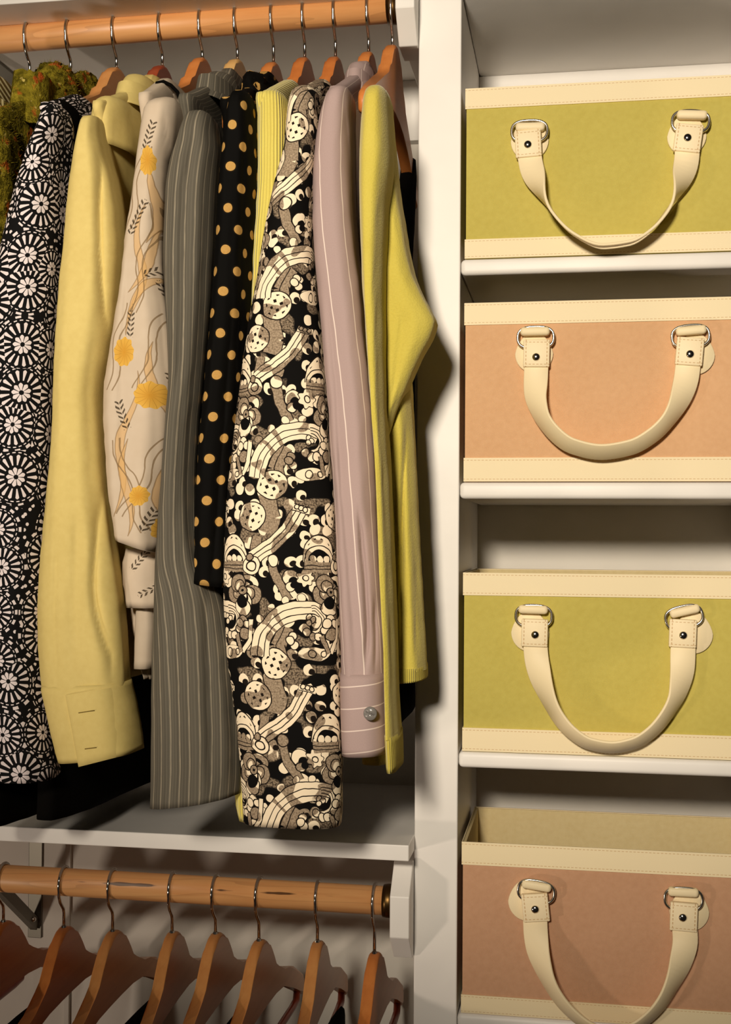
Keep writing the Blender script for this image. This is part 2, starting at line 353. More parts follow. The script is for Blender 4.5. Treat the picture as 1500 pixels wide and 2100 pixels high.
def box(name, x0, x1, y0, y1, z0, z1, mat, parent=None, bev=0.0, seg=2):
    c = Vector(((x0 + x1) / 2, (y0 + y1) / 2, (z0 + z1) / 2))
    return finish(box_bm(x0, x1, y0, y1, z0, z1, bev, seg), name, mat, parent, bev > 0.003, c)
def tube_bm(pts, r, n=10, bm=None, cap=True, closed=False):
    bm = bm or bmesh.new(); rings = []; pts = [Vector(p) for p in pts]; up = Vector((0.31, 0.2, 0.93)).normalized(); m = len(pts); pn = None
    for i, p in enumerate(pts):
        a = pts[(i - 1) % m] if (closed or i > 0) else p; b = pts[(i + 1) % m] if (closed or i < m - 1) else p
        t = (b - a).normalized(); nn = (pn - t * pn.dot(t)) if pn else t.cross(up)
        nn.normalize(); pn = nn; bb = t.cross(nn); rr = r[i] if isinstance(r, (list, tuple)) else r
        rings.append([bm.verts.new(p + nn * (rr * math.cos(2 * math.pi * j / n)) + bb * (rr * math.sin(2 * math.pi * j / n))) for j in range(n)])
    for i in range(m if closed else m - 1):
        A, B = rings[i], rings[(i + 1) % m]
        for j in range(n): bm.faces.new((A[j], A[(j + 1) % n], B[(j + 1) % n], B[j]))
    if cap and not closed: bm.faces.new(rings[0]); bm.faces.new(rings[-1][::-1])
    return bm
def hermite(ts, vals, t):
    ts, vals = list(ts), list(vals); n_ = len(ts); sl = [(vals[k + 1] - vals[k]) / (ts[k + 1] - ts[k]) for k in range(n_ - 1)]
    d = [sl[0]] + [0.0 if sl[k - 1] * sl[k] <= 0 else 2 * sl[k - 1] * sl[k] / (sl[k - 1] + sl[k]) for k in range(1, n_ - 1)] + [sl[-1]]
    i = int(np.clip(np.searchsorted(ts, t) - 1, 0, len(ts) - 2)); h = ts[i + 1] - ts[i]; s = (t - ts[i]) / h
    s2, s3 = s * s, s * s * s
    return (2 * s3 - 3 * s2 + 1) * vals[i] + (s3 - 2 * s2 + s) * h * d[i] + (-2 * s3 + 3 * s2) * vals[i + 1] + (s3 - s2) * h * d[i + 1]
def vnoise(seed):
    r = random.Random(seed); K = [(r.uniform(-1, 1), r.uniform(3, 26), r.uniform(2, 14), r.uniform(0, 6.28)) for _ in range(9)]
    return lambda a, b: sum(k[0] * math.sin(k[1] * a * 3 + k[2] * b * 3 + k[3]) for k in K) / 5.0
def loft(name, rows, mat, parent, n=44, step=0.008, p=2.7, grooves=(), gy=None, ripple=(0.0, 5), seed=1, inner=True, uvmode='arc', uvo=(0, 0), rot=0.0, fuzz=0.0, smoothrows=True, pivot=None):
    """cloth tube: rows are (z, centre x, centre y, half width x, half depth y, tilt along x, tilt along y), from the top down"""
    rows = [tuple(r) + (0.0,) * (7 - len(r)) for r in rows]; zs = [r[0] for r in rows]
    ts = [0.0]
    for a, b in zip(rows, rows[1:]): ts.append(ts[-1] + max(0.002, abs(a[0] - b[0]) + 0.35 * (abs(a[4] - b[4]) + abs(a[3] - b[3]) + abs(a[1] - b[1]))))
    T = ts[-1]; m = max(6, int(T / step)); nz = vnoise(seed); verts = []; uvs = []
    GR = []
    for pts_, wpx, dep in grooves:
        ww = [P(a_, b_, gy if gy is not None else rows[-1][2] - 0.85 * rows[-1][4]) for a_, b_ in pts_]; GR.append(([w_.z for w_ in ww], [w_.x for w_ in ww], wpx / 2032.0, dep))
    org = parent.location if parent else Vector()
    al = 0.0; pz = None
    for i in range(m + 1):
        t = T * i / m
        R = [hermite(ts, [r[k] for r in rows], t) for k in range(7)] if smoothrows else [float(np.interp(t, ts, [r[k] for r in rows])) for k in range(7)]
        z, cx, cy, hw, hd, tx, ty = R; hw = max(hw, 0.0008); hd = max(hd, 0.0008); q = t / T
        if pz is not None: al += math.hypot(z - pz[0], (hd - pz[1]) * 0.0)
        pz = (z, hd); line = []; flatl = []; grow_ = []
        for (gz, gx, wd, dep) in GR:
            if gz[-1] < z < gz[0]:
                k = (gz[0] - z) / (gz[0] - gz[-1]); grow_.append((float(np.interp(-z, [-a_ for a_ in gz], gx)), wd, dep * min(1.0, 6 * k, 6 * (1 - k))))
        for j in range(n + 1):
            ph = -math.pi / 2 + 2 * math.pi * j / n; c, s = math.cos(ph), math.sin(ph)
            X = hw * math.copysign(abs(c) ** (2 / p), c); Y = -hd * math.copysign(abs(s) ** (2 / p), s)
            dy = 0.0; dx = 0.0; front = max(0.0, s) ** 0.5
            for (gxz, wd, dw) in grow_:
                dd = cx + X - gxz; dy += dw * front * math.exp(-abs(dd) / (wd * (1.7 if dd > 0 else 0.42)))
            am, ct = ripple
            if am:
                grow = min(1.0, 0.25 + q * 1.2); w = math.sin(ct * ph + 1.7 * math.sin(q * 3 + seed) + seed) + 0.6 * math.sin((ct * 2 + 1) * ph + q * 2.5 + seed * 2) + 0.5 * nz(ph * 0.2, q)
                dx += am * w * grow * abs(c) ** 2; dy += am * w * grow * abs(s) ** 2 * -1
                dx += am * 0.5 * nz(q * 2, 0.3 * c); dy += am * 0.4 * nz(q * 2.6 + 1, 0.4 * s)
            flatl.append((X, Y))
            if fuzz: dx += random.gauss(0, fuzz); dy += random.gauss(0, fuzz)
            line.append(Vector((cx + X + dx, cy + Y + dy, z + tx * X + ty * Y + (random.gauss(0, fuzz) if fuzz else 0))))
        line[n] = line[0].copy(); verts.append(line)
        acc = [0.0]
        for j in range(n): acc.append(acc[-1] + math.hypot(flatl[j + 1][0] - flatl[j][0], flatl[j + 1][1] - flatl[j][1]))
        half = acc[n // 2]
        for j in range(n + 1):
            if uvmode == 'arc': uvs.append((half - acc[j] + uvo[0], -al + uvo[1]))
            else: uvs.append((line[j].x - uvo[0], line[j].z - uvo[1]))
    if inner:
        last = verts[-1]; ccx = sum(v.x for v in last) / len(last); ccy = sum(v.y for v in last) / len(last)
        hgt = min(1.0, abs(rows[0][0] - rows[-1][0]) * 0.6 / 0.07)
        for k, (sc, dz) in enumerate(((0.93, 0.002), (0.88, 0.03 * hgt), (0.80, 0.07 * hgt))):
            line = [Vector((ccx + (v.x - ccx) * sc, ccy + (v.y - ccy) * sc, v.z + dz)) for v in last]; verts.append(line)
            for j in range(n + 1): uvs.append(uvs[m * (n + 1) + j])
    # close the top
    first = verts[0]; cen = sum((v for v in first[:n]), Vector()) / n
    M_ = len(verts); flat = [v for l in verts for v in l] + [cen]; uvs.append(uvs[n // 2])
    if rot and pivot is not None:
        RM = Matrix.Rotation(rot, 3, 'Z'); flat = [pivot + RM @ (v - pivot) for v in flat]
    faces = [(i * (n + 1) + j, i * (n + 1) + j + 1, (i + 1) * (n + 1) + j + 1, (i + 1) * (n + 1) + j) for i in range(M_ - 1) for j in range(n)]
    ci = len(flat) - 1; faces += [(ci, j + 1, j) for j in range(n)]
    me = bpy.data.meshes.new(name); me.from_pydata([tuple(v - org) for v in flat], [], faces)
    uvl = me.uv_layers.new(name='UVMap')
    uvl.data.foreach_set('uv', [c for l in me.loops for c in uvs[l.vertex_index]])
    me.polygons.foreach_set('use_smooth', [True] * len(me.polygons)); me.materials.append(M[mat]); me.update()
    o = bpy.data.objects.new(name, me); COL.objects.link(o)
    if parent: o.parent = parent
    return o
def SLOPE(x, Y): return max(0.02, abs(x - CX) / (Y - CY))
def HALF(H, d, x, Y):
    """true half width of a cloth tube of depth d that looks H wide when seen at a slant"""
    return math.sqrt(max(H * H - (SLOPE(x, Y) * d) ** 2, (0.5 * H) ** 2))
def rowspx(lst, Y, hd, tilt=0.0):
    out = []
    for r in lst:
        y, xl, xr = r[:3]; d = r[3] if len(r) > 3 and r[3] is not None else hd; tl = r[4] if len(r) > 4 else tilt; yy = r[5] if len(r) > 5 else Y
        a = P(xl, y, yy); b = P(xr, y, yy); H = abs(b.x - a.x) / 2; d = min(d, 0.8 * H / SLOPE((a.x + b.x) / 2, yy)); out.append(((a.z + b.z) / 2, (a.x + b.x) / 2, yy, HALF(H, d, (a.x + b.x) / 2, yy), d, tl, 0.0))
    return out

# ------------------------------------------------------------------ the closet
WALL_Y = 0.285; ROD_Y = 0.015
XL = -1.25
dl = P(854, 1050, 0).x; dr = P(942, 1050, 0).x
tr = P(1582, 1050, 0).x; top = 2.45
tag(box('wall_back', XL - 0.2, tr + 0.4, WALL_Y, WALL_Y + 0.1, 0, top, 'wall_paint'), 'white painted back wall of the closet', 'wall', kind='structure')
tag(box('floor', XL - 0.2, tr + 0.4, -0.6, WALL_Y, -0.05, 0, 'rod_wood_upper'), 'wooden closet floor', 'floor', kind='structure')
tag(box('tower_upright', dl, dr, 0, WALL_Y, 0, top, 'white_paint', bev=0.0015), 'white painted upright divider between hanging rods and bin shelves', 'divider', 'white uprights of the shelf tower')
tag(box('tower_upright', tr, tr + 0.047, 0, WALL_Y, 0, top, 'white_paint', bev=0.0015), 'white painted upright at the far right end of the bin shelves', 'divider', 'white uprights of the shelf tower')
# hanging-side shelves (upper one only shows its underside)
SHY = -0.052
za = P(420, 1714, SHY).z; zb = P(420, 1746, SHY).z
shx = P(839, 1750, SHY).x
LOW_TOP, LOW_BOT = za, zb
tag(box('wall_shelf', XL, shx, SHY, WALL_Y, zb, za, 'white_paint', bev=0.0012), 'white painted shelf board between the two hanging rods', 'shelf', 'shelves over the rods')
UP_BOT = P(50, 6, SHY).z
tag(box('wall_shelf', XL, shx, SHY, WALL_Y, UP_BOT, UP_BOT + 0.019, 'white_paint', bev=0.0012), 'white painted shelf board above the upper rod, underside in view', 'shelf', 'shelves over the rods')
tag(box('trim_1', XL, dl, WALL_Y - 0.016, WALL_Y, P(850, 288, WALL_Y - .016).z, UP_BOT, 'white_paint', bev=0.001), 'white cleat board on the back wall under the upper shelf', 'trim', kind='structure')
tag(box('trim_2', dr, tr, WALL_Y - 0.016, WALL_Y, P(850, 288, WALL_Y - .016).z, UP_BOT, 'white_paint', bev=0.001), 'white cleat board on the back wall behind the top bin', 'trim', kind='structure')
vx = P(142, 1800, WALL_Y).x
tag(box('trim_3', vx - 0.0035, vx + 0.0035, WALL_Y - 0.006, WALL_Y, LOW_BOT - 0.4, LOW_BOT, 'wall_paint'), 'narrow vertical batten on the back wall', 'trim', kind='structure')

# ------------------------------------------------------------------ rods, end blocks
def rod(y0, y1, px0, px1, mat, label, r):
    a = P(px0, y0, ROD_Y); b = P(px1, y1, ROD_Y); d = (b - a).normalized(); a2 = a - d * 0.42
    root = empty('closet_rod', (a2 + b) / 2)
    mid = (a2 + b) / 2
    bm = tube_bm([a2 - mid, (a2 * .5 + b * .5) - mid, b - mid], r, 40); me = bpy.data.meshes.new('dowel')
    bmesh.ops.recalc_face_normals(bm, faces=bm.faces); bm.to_mesh(me); bm.free(); link('dowel', me, mat); o = bpy.data.objects[-1] if False else me
    ob = [q for q in COL.objects if q.data == me][0]; ob.parent = root
    sb = tube_bm([b - d * 0.001 - mid, b + d * 0.004 - mid, b + d * 0.006 - mid, b + d * 0.013 - mid], [r + 0.0022, r + 0.003, r + 0.003, r + 0.003], 40)
    me2 = bpy.data.meshes.new('socket_ring'); bmesh.ops.recalc_face_normals(sb, faces=sb.faces); sb.to_mesh(me2); sb.free(); s2 = link('socket_ring', me2, 'brass_dark'); s2.parent = root
    tag(root, label, 'rod', 'round wooden closet rods')
    return a, b
ua, ub = rod(82, 18.5, 0, 797, 'rod_wood_upper', 'round wooden closet rod carrying the row of clothes', 0.0163)
la, lb = rod(1801, 1847, 0, 789, 'rod_wood_lower', 'round wooden closet rod with dark cracks carrying the row of bare hangers', 0.0166)
def rod_z(a, b, X): return a.z + (b.z - a.z) * (X - a.x) / (b.x - a.x)
def end_block(zc, label):
    root = empty('rod_block', (dl - 0.012, ROD_Y, zc))
    R = 0.0555 / math.cos(math.pi / 8); bm = bmesh.new()
    def oct_(x, k): return [bm.verts.new((x, k * R * math.cos(math.pi / 8 + i * math.pi / 4), k * R * math.sin(math.pi / 8 + i * math.pi / 4))) for i in range(8)]
    A = oct_(-0.0105, 1); B = oct_(0.0118, 1)
    for i in range(8): bm.faces.new((A[i], A[(i + 1) % 8], B[(i + 1) % 8], B[i]))
    bm.faces.new(A); bm.faces.new(B[::-1])
    bmesh.ops.bevel(bm, geom=bm.edges[:], offset=0.0008, segments=1, affect='EDGES')
    bmesh.ops.recalc_face_normals(bm, faces=bm.faces); me = bpy.data.meshes.new('block'); bm.to_mesh(me); bm.free()
    o = link('block', me, 'white_paint', None, False); o.parent = root
    c = finish(box_bm(-0.0105, 0.0118, 0.05, WALL_Y - 0.018 - ROD_Y, -0.040, 0.045, 0.001), 'cleat', 'white_paint', root); c.location = (0, 0, 0)
    tag(root, label, 'block', 'octagonal rod end blocks')
end_block(ub.z, 'white octagonal block holding the right end of the upper rod')
end_block(lb.z - 0.002, 'white octagonal block holding the right end of the lower rod')
def shelf_bracket(zt, label):
    x = P(74, 1850, WALL_Y).x; root = empty('shelf_bracket', (x, WALL_Y, zt))
    box('wall_arm', x - 0.0105, x + 0.0105, WALL_Y - 0.004, WALL_Y, zt - 0.225, zt, 'zinc', root, 0.0008)
    box('shelf_arm', x - 0.0105, x + 0.0105, SHY + 0.02, WALL_Y - 0.004, zt - 0.004, zt, 'zinc', root, 0.0008)
    bm = bmesh.new(); y0, z0, y1, z1 = WALL_Y - 0.005, zt - 0.205, SHY + 0.06, zt - 0.005
    ln = math.hypot(y1 - y0, z1 - z0); ny, nz = -(z1 - z0) / ln, (y1 - y0) / ln
    vs_ = []
    for xx in (x - 0.004, x + 0.006):
        for (yy, zz, s) in ((y0, z0, 1), (y0, z0, -1), (y1, z1, -1), (y1, z1, 1)): vs_.append(bm.verts.new((xx, yy + ny * s * 0.008, zz + nz * s * 0.008)))
    for f in ((0, 1, 2, 3), (7, 6, 5, 4), (0, 4, 5, 1), (1, 5, 6, 2), (2, 6, 7, 3), (3, 7, 4, 0)): bm.faces.new([vs_[i] for i in f])
    finish(bm, 'brace', 'zinc', root, False, (x, WALL_Y - 0.1, zt - 0.1))
    bm = bmesh.new(); bmesh.ops.create_uvsphere(bm, u_segments=12, v_segments=8, radius=0.0042)
    finish(bm, 'screw', 'chrome', root, True, Vector((0, 0, 0))).location = (0.0062, -0.022, -0.192)
    tag(root, label, 'bracket', 'metal shelf brackets')
shelf_bracket(LOW_BOT, 'grey metal shelf bracket with diagonal brace under the middle shelf')
shelf_bracket(UP_BOT, 'grey metal shelf bracket with diagonal brace behind the green fuzzy knit')

# ------------------------------------------------------------------ tower shelves and bins
def tower_shelf(yl0, yl1, yr0, yr1, label):
    z1 = (P(950, yl0, 0).z + P(1490, yr0, 0).z) / 2; z0 = (P(950, yl1, 0).z + P(1490, yr1, 0).z) / 2
    tag(box('tower_shelf', dr + 0.0004, tr - 0.0004, 0.001, WALL_Y, z0, z1, 'white_paint', bev=0.0055, seg=4), label, 'shelf', 'white shelves under the bins'); return z1
s1 = tower_shelf(527, 561, 518, 551, 'white rounded-edge shelf under the top green bin')
s2 = tower_shelf(988, 1023, 989, 1024, 'white rounded-edge shelf under the upper pink bin')
s3 = tower_shelf(1547, 1580, 1556, 1590, 'white rounded-edge shelf under the lower green bin')
s4 = tower_shelf(2086, 2121, 2112, 2148, 'white rounded-edge shelf under the bottom pink bin')
tag(box('tower_shelf', dr, tr, 0.0, WALL_Y, UP_BOT, UP_BOT + 0.019, 'white_paint', bev=0.004), 'white shelf above the top green bin, underside in view', 'shelf', 'white shelves under the bins')
BX0 = P(951, 1050, 0.002).x; BX1 = P(1568, 1050, 0.002).x; BY0, BY1 = 0.003, 0.195
def ribbon(name, pts, parent, org, phimax):
    n = len(pts); bm = bmesh.new(); fine = []
    L = [0.0]
    for a, b in zip(pts, pts[1:]): L.append(L[-1] + (b - a).length)
    K = 64
    for i in range(K + 1):
        t = L[-1] * i / K; fine.append(Vector([hermite(L, [p[k] for p in pts], t) for k in range(3)]))
    rings = []
    hw, th = 0.0138, 0.0016
    for i, p in enumerate(fine):
        t = (fine[min(K, i + 1)] - fine[max(0, i - 1)]); t.y = 0; t.normalize(); inn = Vector((-t.z, 0, t.x))   # points to the inside of the U
        q = i / K; s = math.sin(math.pi * q); w_ = min(1.0, max(0.0, (s - 0.12) / 0.62)); w_ = w_ * w_ * (3 - 2 * w_); ph = phimax * w_
        wd = inn * math.cos(ph) + Vector((0, -1, 0)) * math.sin(ph); nn = wd.cross(t)
        c = Vector((p.x, p.y - 0.012 * math.sin(ph) - 0.006 * s, p.z))
        rings.append([bm.verts.new(c + wd * (a * hw) + nn * (b * th)) for a, b in ((-1, -.6), (-.94, -1), (.94, -1), (1, -.6), (1, .6), (.94, 1), (-.94, 1), (-1, .6))])
    for A, B in zip(rings, rings[1:]):
        for j in range(8): bm.faces.new((A[j], A[(j + 1) % 8], B[(j + 1) % 8], B[j]))
    bm.faces.new(rings[0]); bm.faces.new(rings[-1][::-1])
    return finish(bm, name, 'strap_leather', parent, True, org)
def rbox(name, c, w, d, h, ang, mat, parent, bev):
    o = finish(box_bm(-w / 2, w / 2, -d / 2, d / 2, -h / 2, h / 2, bev, 3), name, mat, parent, True, Vector((0, 0, 0)))
    o.location = Vector(c) - parent.location; o.rotation_euler = (0, math.radians(ang), 0); return o
def make_bin(yt, ytb, ybb, ybt, shelf_z, cmat, label, sides, strap, phimax):
    """yt, ytb: top edge and lower edge of the top band; ybb, ybt: upper and lower edge of the bottom band (each left, right)"""
    zz = [(P(951, a, BY0).z + P(1490, b, BY0).z) / 2 for a, b in (yt, ytb, ybb, ybt)]
    zb = shelf_z; zt = zz[0]; root = empty('storage_bin', ((BX0 + BX1) / 2, BY0, zb))
    th = 0.0035
    bod = bmesh.new(); o = root.location
    X0, X1 = BX0 + 0.0012, BX1 - 0.0012
    outer = [(X0, BY0 + .0012), (X1, BY0 + .0012), (X1, BY1 - .0012), (X0, BY1 - .0012)]; innr = [(X0 + th, BY0 + th), (X1 - th, BY0 + th), (X1 - th, BY1 - th), (X0 + th, BY1 - th)]
    ob = [bod.verts.new((x, y, zb + 0.0006)) for x, y in outer]; ot = [bod.verts.new((x, y, zt - 0.001)) for x, y in outer]
    for i in range(4): bod.faces.new((ob[i], ob[(i + 1) % 4], ot[(i + 1) % 4], ot[i]))
    bod.faces.new(ob[::-1]); finish(bod, 'body', cmat, root, False, o)
    li = bmesh.new(); ib = [li.verts.new((x, y, zb + 0.004)) for x, y in innr]; it = [li.verts.new((x, y, zt - 0.001)) for x, y in innr]; ot2 = [li.verts.new((x, y, zt - 0.001)) for x, y in outer]
    for i in range(4):
        li.faces.new((ib[(i + 1) % 4], ib[i], it[i], it[(i + 1) % 4])); li.faces.new((ot2[i], ot2[(i + 1) % 4], it[(i + 1) % 4], it[i]))
    li.faces.new(ib); finish(li, 'lining', 'bin_lining', root, False, o)
    for nm, z0, z1 in (('top_band', zz[1], zt), ('bottom_band', zb + 0.0008, zz[2])):
        bm = bmesh.new(); lp = []
        for (z, e) in ((z0, 0.0), (z0, 1), (z1, 1), (z1, 0.0)):
            e *= 0.0014; lp.append([bm.verts.new((x, y, z)) for x, y in ((BX0 - e + .0012, BY0 - e + .0012), (BX1 + e - .0012, BY0 - e + .0012), (BX1 + e - .0012, BY1 + e - .0012), (BX0 - e + .0012, BY1 + e - .0012))])
        for a, b in zip(lp, lp[1:]):
            for i in range(4): bm.faces.new((a[i], a[(i + 1) % 4], b[(i + 1) % 4], b[i]))
        finish(bm, nm, 'band_leather', root, False, o)
    han = empty('handle', Vector((o.x, BY0, zt - 0.1)) - o); han.parent = root
    hw_ = Vector((o.x, BY0, zt - 0.1))
    class PW:  # parent proxy carrying the world position of the handle
        pass
    def put(ob_, world, ang=0.0):
        ob_.parent = han; ob_.location = Vector(world) - hw_; ob_.rotation_euler = (0, math.radians(ang), 0)
    def mesh_at(bm, nm, mat, world, ang=0.0, smooth=True):
        put(finish(bm, nm, mat, None, smooth, Vector((0, 0, 0))), world, ang)
    fy = BY0
    for (lx, ly, lang), (tx, ty_, tang), (rx, ry), (px_, py_) in sides:
        # round patch sewn on the cloth
        bm = bmesh.new(); R = 0.0218; pr = []
        for k in range(36):
            a = 2 * math.pi * k / 36; x = R * math.cos(a); z = R * math.sin(a) * 1.02
            if z > 0: x *= 1 - 0.18 * (z / R); z *= 1.15
            pr.append((x, z))
        A = [bm.verts.new((x, 0.0, z)) for x, z in pr]; B = [bm.verts.new((x, -0.0022, z)) for x, z in pr]; C = [bm.verts.new((x * .97, -0.0028, z * .97)) for x, z in pr]
        for a, b in ((A, B), (B, C)):
            for k in range(36): bm.faces.new((a[k], a[(k + 1) % 36], b[(k + 1) % 36], b[k]))
        bm.faces.new(C); mesh_at(bm, 'patch', 'strap_leather', P(px_, py_, fy) + Vector((0, 0.0002, 0)))
        # loop over the ring
        w = P(lx, ly, fy - 0.008)
        mesh_at(box_bm(-0.0168, 0.0168, -0.0055, 0.0062, -0.0050, 0.0050, 0.0040, 4), 'loop', 'strap_leather', w, lang)
        # ring
        mid = (w + P(tx, ty_, fy - 0.010)) / 2; rc = w * 0.62 + P(tx, ty_ - 22, fy - 0.010) * 0.38
        pts = []
        for k in range(40):
            a = 2 * math.pi * k / 40; pts.append((0.0205 * math.copysign(abs(math.cos(a)) ** 0.75, math.cos(a)), 0, 0.0125 * math.copysign(abs(math.sin(a)) ** 0.75, math.sin(a))))
        mesh_at(tube_bm(pts, 0.0017, 10, closed=True), 'ring', 'nickel', rc + Vector((0, -0.0005, -0.002)), lang)
        # tab
        mesh_at(box_bm(-0.0150, 0.0150, -0.0032, 0.0045, -0.0158, 0.0158, 0.0014, 2), 'tab', 'tab_leather', P(tx, ty_, fy - 0.010), tang)
        bm = bmesh.new(); bmesh.ops.create_uvsphere(bm, u_segments=18, v_segments=10, radius=0.0046)
        for v in bm.verts: v.co.y *= 0.55
        mesh_at(bm, 'rivet', 'chrome', P(rx, ry, fy - 0.0135))
    sp = [P(x, y, fy - 0.0085) for x, y in strap]
    s_ = ribbon('strap', sp, None, Vector((0, 0, 0)), phimax); s_.parent = han; s_.location = -hw_
    tag(root, label, 'storage bin', 'handled storage bins')
make_bin((179, 157), (222, 199.5), (490, 475), (527, 517.5), s1, 'bin_green', 'olive green fabric bin with cream handle on the top shelf',
  [((1088, 261, 1), (1084, 295, -3), (1083, 296), (1087, 290)), ((1420, 236, 4), (1412, 284, 8), (1411, 282), (1409, 280))],
  [(1085, 305), (1089, 335), (1106, 388), (1136, 445), (1180, 489), (1236, 511), (1290, 504), (1337, 476), (1374, 428), (1399, 368), (1409, 325), (1411, 298)], 1.72)
make_bin((618, 612.5), (663, 659.5), (938, 938), (987, 987), s2, 'bin_pink', 'salmon pink fabric bin with cream handle between the two green bins',
  [((1098, 680, 0), (1101, 725, 1), (1100, 732), (1096, 726)), ((1418, 678, -4), (1415, 721, 5), (1416, 726), (1426, 729))],
  [(1101, 738), (1100, 765), (1099, 805), (1109, 848), (1135, 888), (1175, 917), (1234, 929), (1291, 920), (1340, 893), (1373, 858), (1396, 815), (1409, 770), (1413, 735)], 1.0)
make_bin((1176, 1178), (1223.5, 1225), (1496, 1505), (1544, 1553), s3, 'bin_green', 'olive green fabric bin with cream handle on the third shelf, its rim seen from above',
  [((1094, 1250, 1), (1097, 1298, 1), (1098, 1302), (1088, 1297)), ((1405, 1253, -14), (1401, 1299, 2), (1402, 1303), (1422, 1300))],
  [(1098, 1312), (1100, 1342), (1108, 1382), (1122, 1422), (1145, 1466), (1174, 1499), (1211, 1521), (1253, 1528), (1298, 1520), (1337, 1496), (1371, 1454), (1390, 1416), (1400, 1365), (1402, 1312)], 0.98)
make_bin((1728, 1749.5), (1775, 1797.5), (2041, 2074), (2085, 2113), s4, 'bin_dusty_pink', 'dusty pink fabric bin with cream handle on the lowest shelf, standing open',
  [((1101, 1816, 7), (1099, 1861, -6), (1098, 1865), (1082, 1848)), ((1402, 1829, 0), (1403, 1880, 2), (1401, 1882), (1414, 1868))],
  [(1098, 1875), (1099, 1905), (1103, 1940), (1115, 1980), (1137, 2024), (1167, 2062), (1211, 2095), (1253, 2108), (1295, 2098), (1344, 2062), (1374, 2017), (1396, 1968), (1406, 1925), (1404, 1892)], 0.92)

# ------------------------------------------------------------------ hangers
TOPP = [(0.0, 0.0), (0.012, -0.002), (0.024, -0.009), (0.036, -0.021), (0.046, -0.034), (0.056, -0.046), (0.070, -0.056), (0.10, -0.071), (0.15, -0.097), (0.18, -0.112), (0.200, -0.123)]
LOWP = [(0.0, 0.0), (0.012, -0.002), (0.024, -0.009), (0.034, -0.018), (0.046, -0.030), (0.060, -0.047), (0.074, -0.060), (0.090, -0.066), (0.12, -0.072), (0.16, -0.084), (0.2, -0.104), (0.212, -0.112)]
def ztop(s): return float(np.interp(abs(s), [a for a, _ in TOPP], [b for _, b in TOPP]))
def hanger_mesh(prof, low):
    bm = bmesh.new(); e = prof[-1][0]
    fine = [(s, hermite([a for a, _ in prof], [b for _, b in prof], s)) for s in [0.0, .0105, .0205, .0305, .040, .0495, .060, .071, .085, .105, .13, .16, e * 0.985]]
    half = fine + low
    pts = half + [(-s, z) for s, z in reversed(half) if s > 0]
    A = [bm.verts.new((-0.0068, s, z)) for s, z in pts]; B = [bm.verts.new((0.0068, s, z)) for s, z in pts]; n = len(pts)
    f1 = bm.faces.new(A); f2 = bm.faces.new(B[::-1])
    for i in range(n): bm.faces.new((A[i], B[i], B[(i + 1) % n], A[(i + 1) % n]))
    rim = [e for e in bm.edges if (f1 in e.link_faces or f2 in e.link_faces)]
    bmesh.ops.bevel(bm, geom=rim, offset=0.0042, segments=4, profile=0.5, affect='EDGES', clamp_overlap=True)
    bmesh.ops.triangulate(bm, faces=[f for f in bm.faces if len(f.verts) > 6])
    bmesh.ops.recalc_face_normals(bm, faces=bm.faces); me = bpy.data.meshes.new('hanger_body'); bm.to_mesh(me); bm.free()
    for p_ in me.polygons: p_.use_smooth = abs(p_.normal.x) < 0.97
    return me
HMU = hanger_mesh(TOPP, [(0.201, -0.130), (0.199, -0.143), (0.192, -0.145), (0.17, -0.133), (0.13, -0.113), (0.09, -0.098), (0.05, -0.089), (0.02, -0.086)])
HML = hanger_mesh(LOWP, [(0.2145, -0.120), (0.214, -0.135), (0.205, -0.137), (0.19, -0.127), (0.15, -0.104), (0.10, -0.089), (0.06, -0.084), (0.02, -0.083)])
def hook_mesh(drop, rr):
    R = rr + 0.0021; pts = []
    for k in range(19): a = math.radians(-28 + 208 * k / 18 + 22); pts.append((0, R * math.cos(a), R * math.sin(a)))     # over the rod from behind to the front
    last = pts[-1]
    pts += [(0, -R * 0.93, -0.0135), (0, -R * 0.70, -0.0215), (0, -R * 0.38, -0.0275), (0, -R * 0.10, -0.0325), (0, 0, -0.038), (0, 0, -drop - 0.004)]
    bm = tube_bm(pts, 0.0019, 10); bmesh.ops.recalc_face_normals(bm, faces=bm.faces)
    me = bpy.data.meshes.new('hook'); bm.to_mesh(me); bm.free(); me.polygons.foreach_set('use_smooth', [True] * len(me.polygons)); me.materials.append(M['chrome']); return me
def bar_mesh():
    bm = tube_bm([(0, -0.198, -0.130), (0, -0.193, -0.1415), (0, -0.17, -0.143), (0, 0, -0.143), (0, 0.17, -0.143), (0, 0.193, -0.1415), (0, 0.198, -0.130)], 0.0048, 12); bmesh.ops.recalc_face_normals(bm, faces=bm.faces)
    me = bpy.data.meshes.new('trouser_bar'); bm.to_mesh(me); bm.free(); me.polygons.foreach_set('use_smooth', [True] * len(me.polygons)); return me
BM_ = bar_mesh()
HANG = []
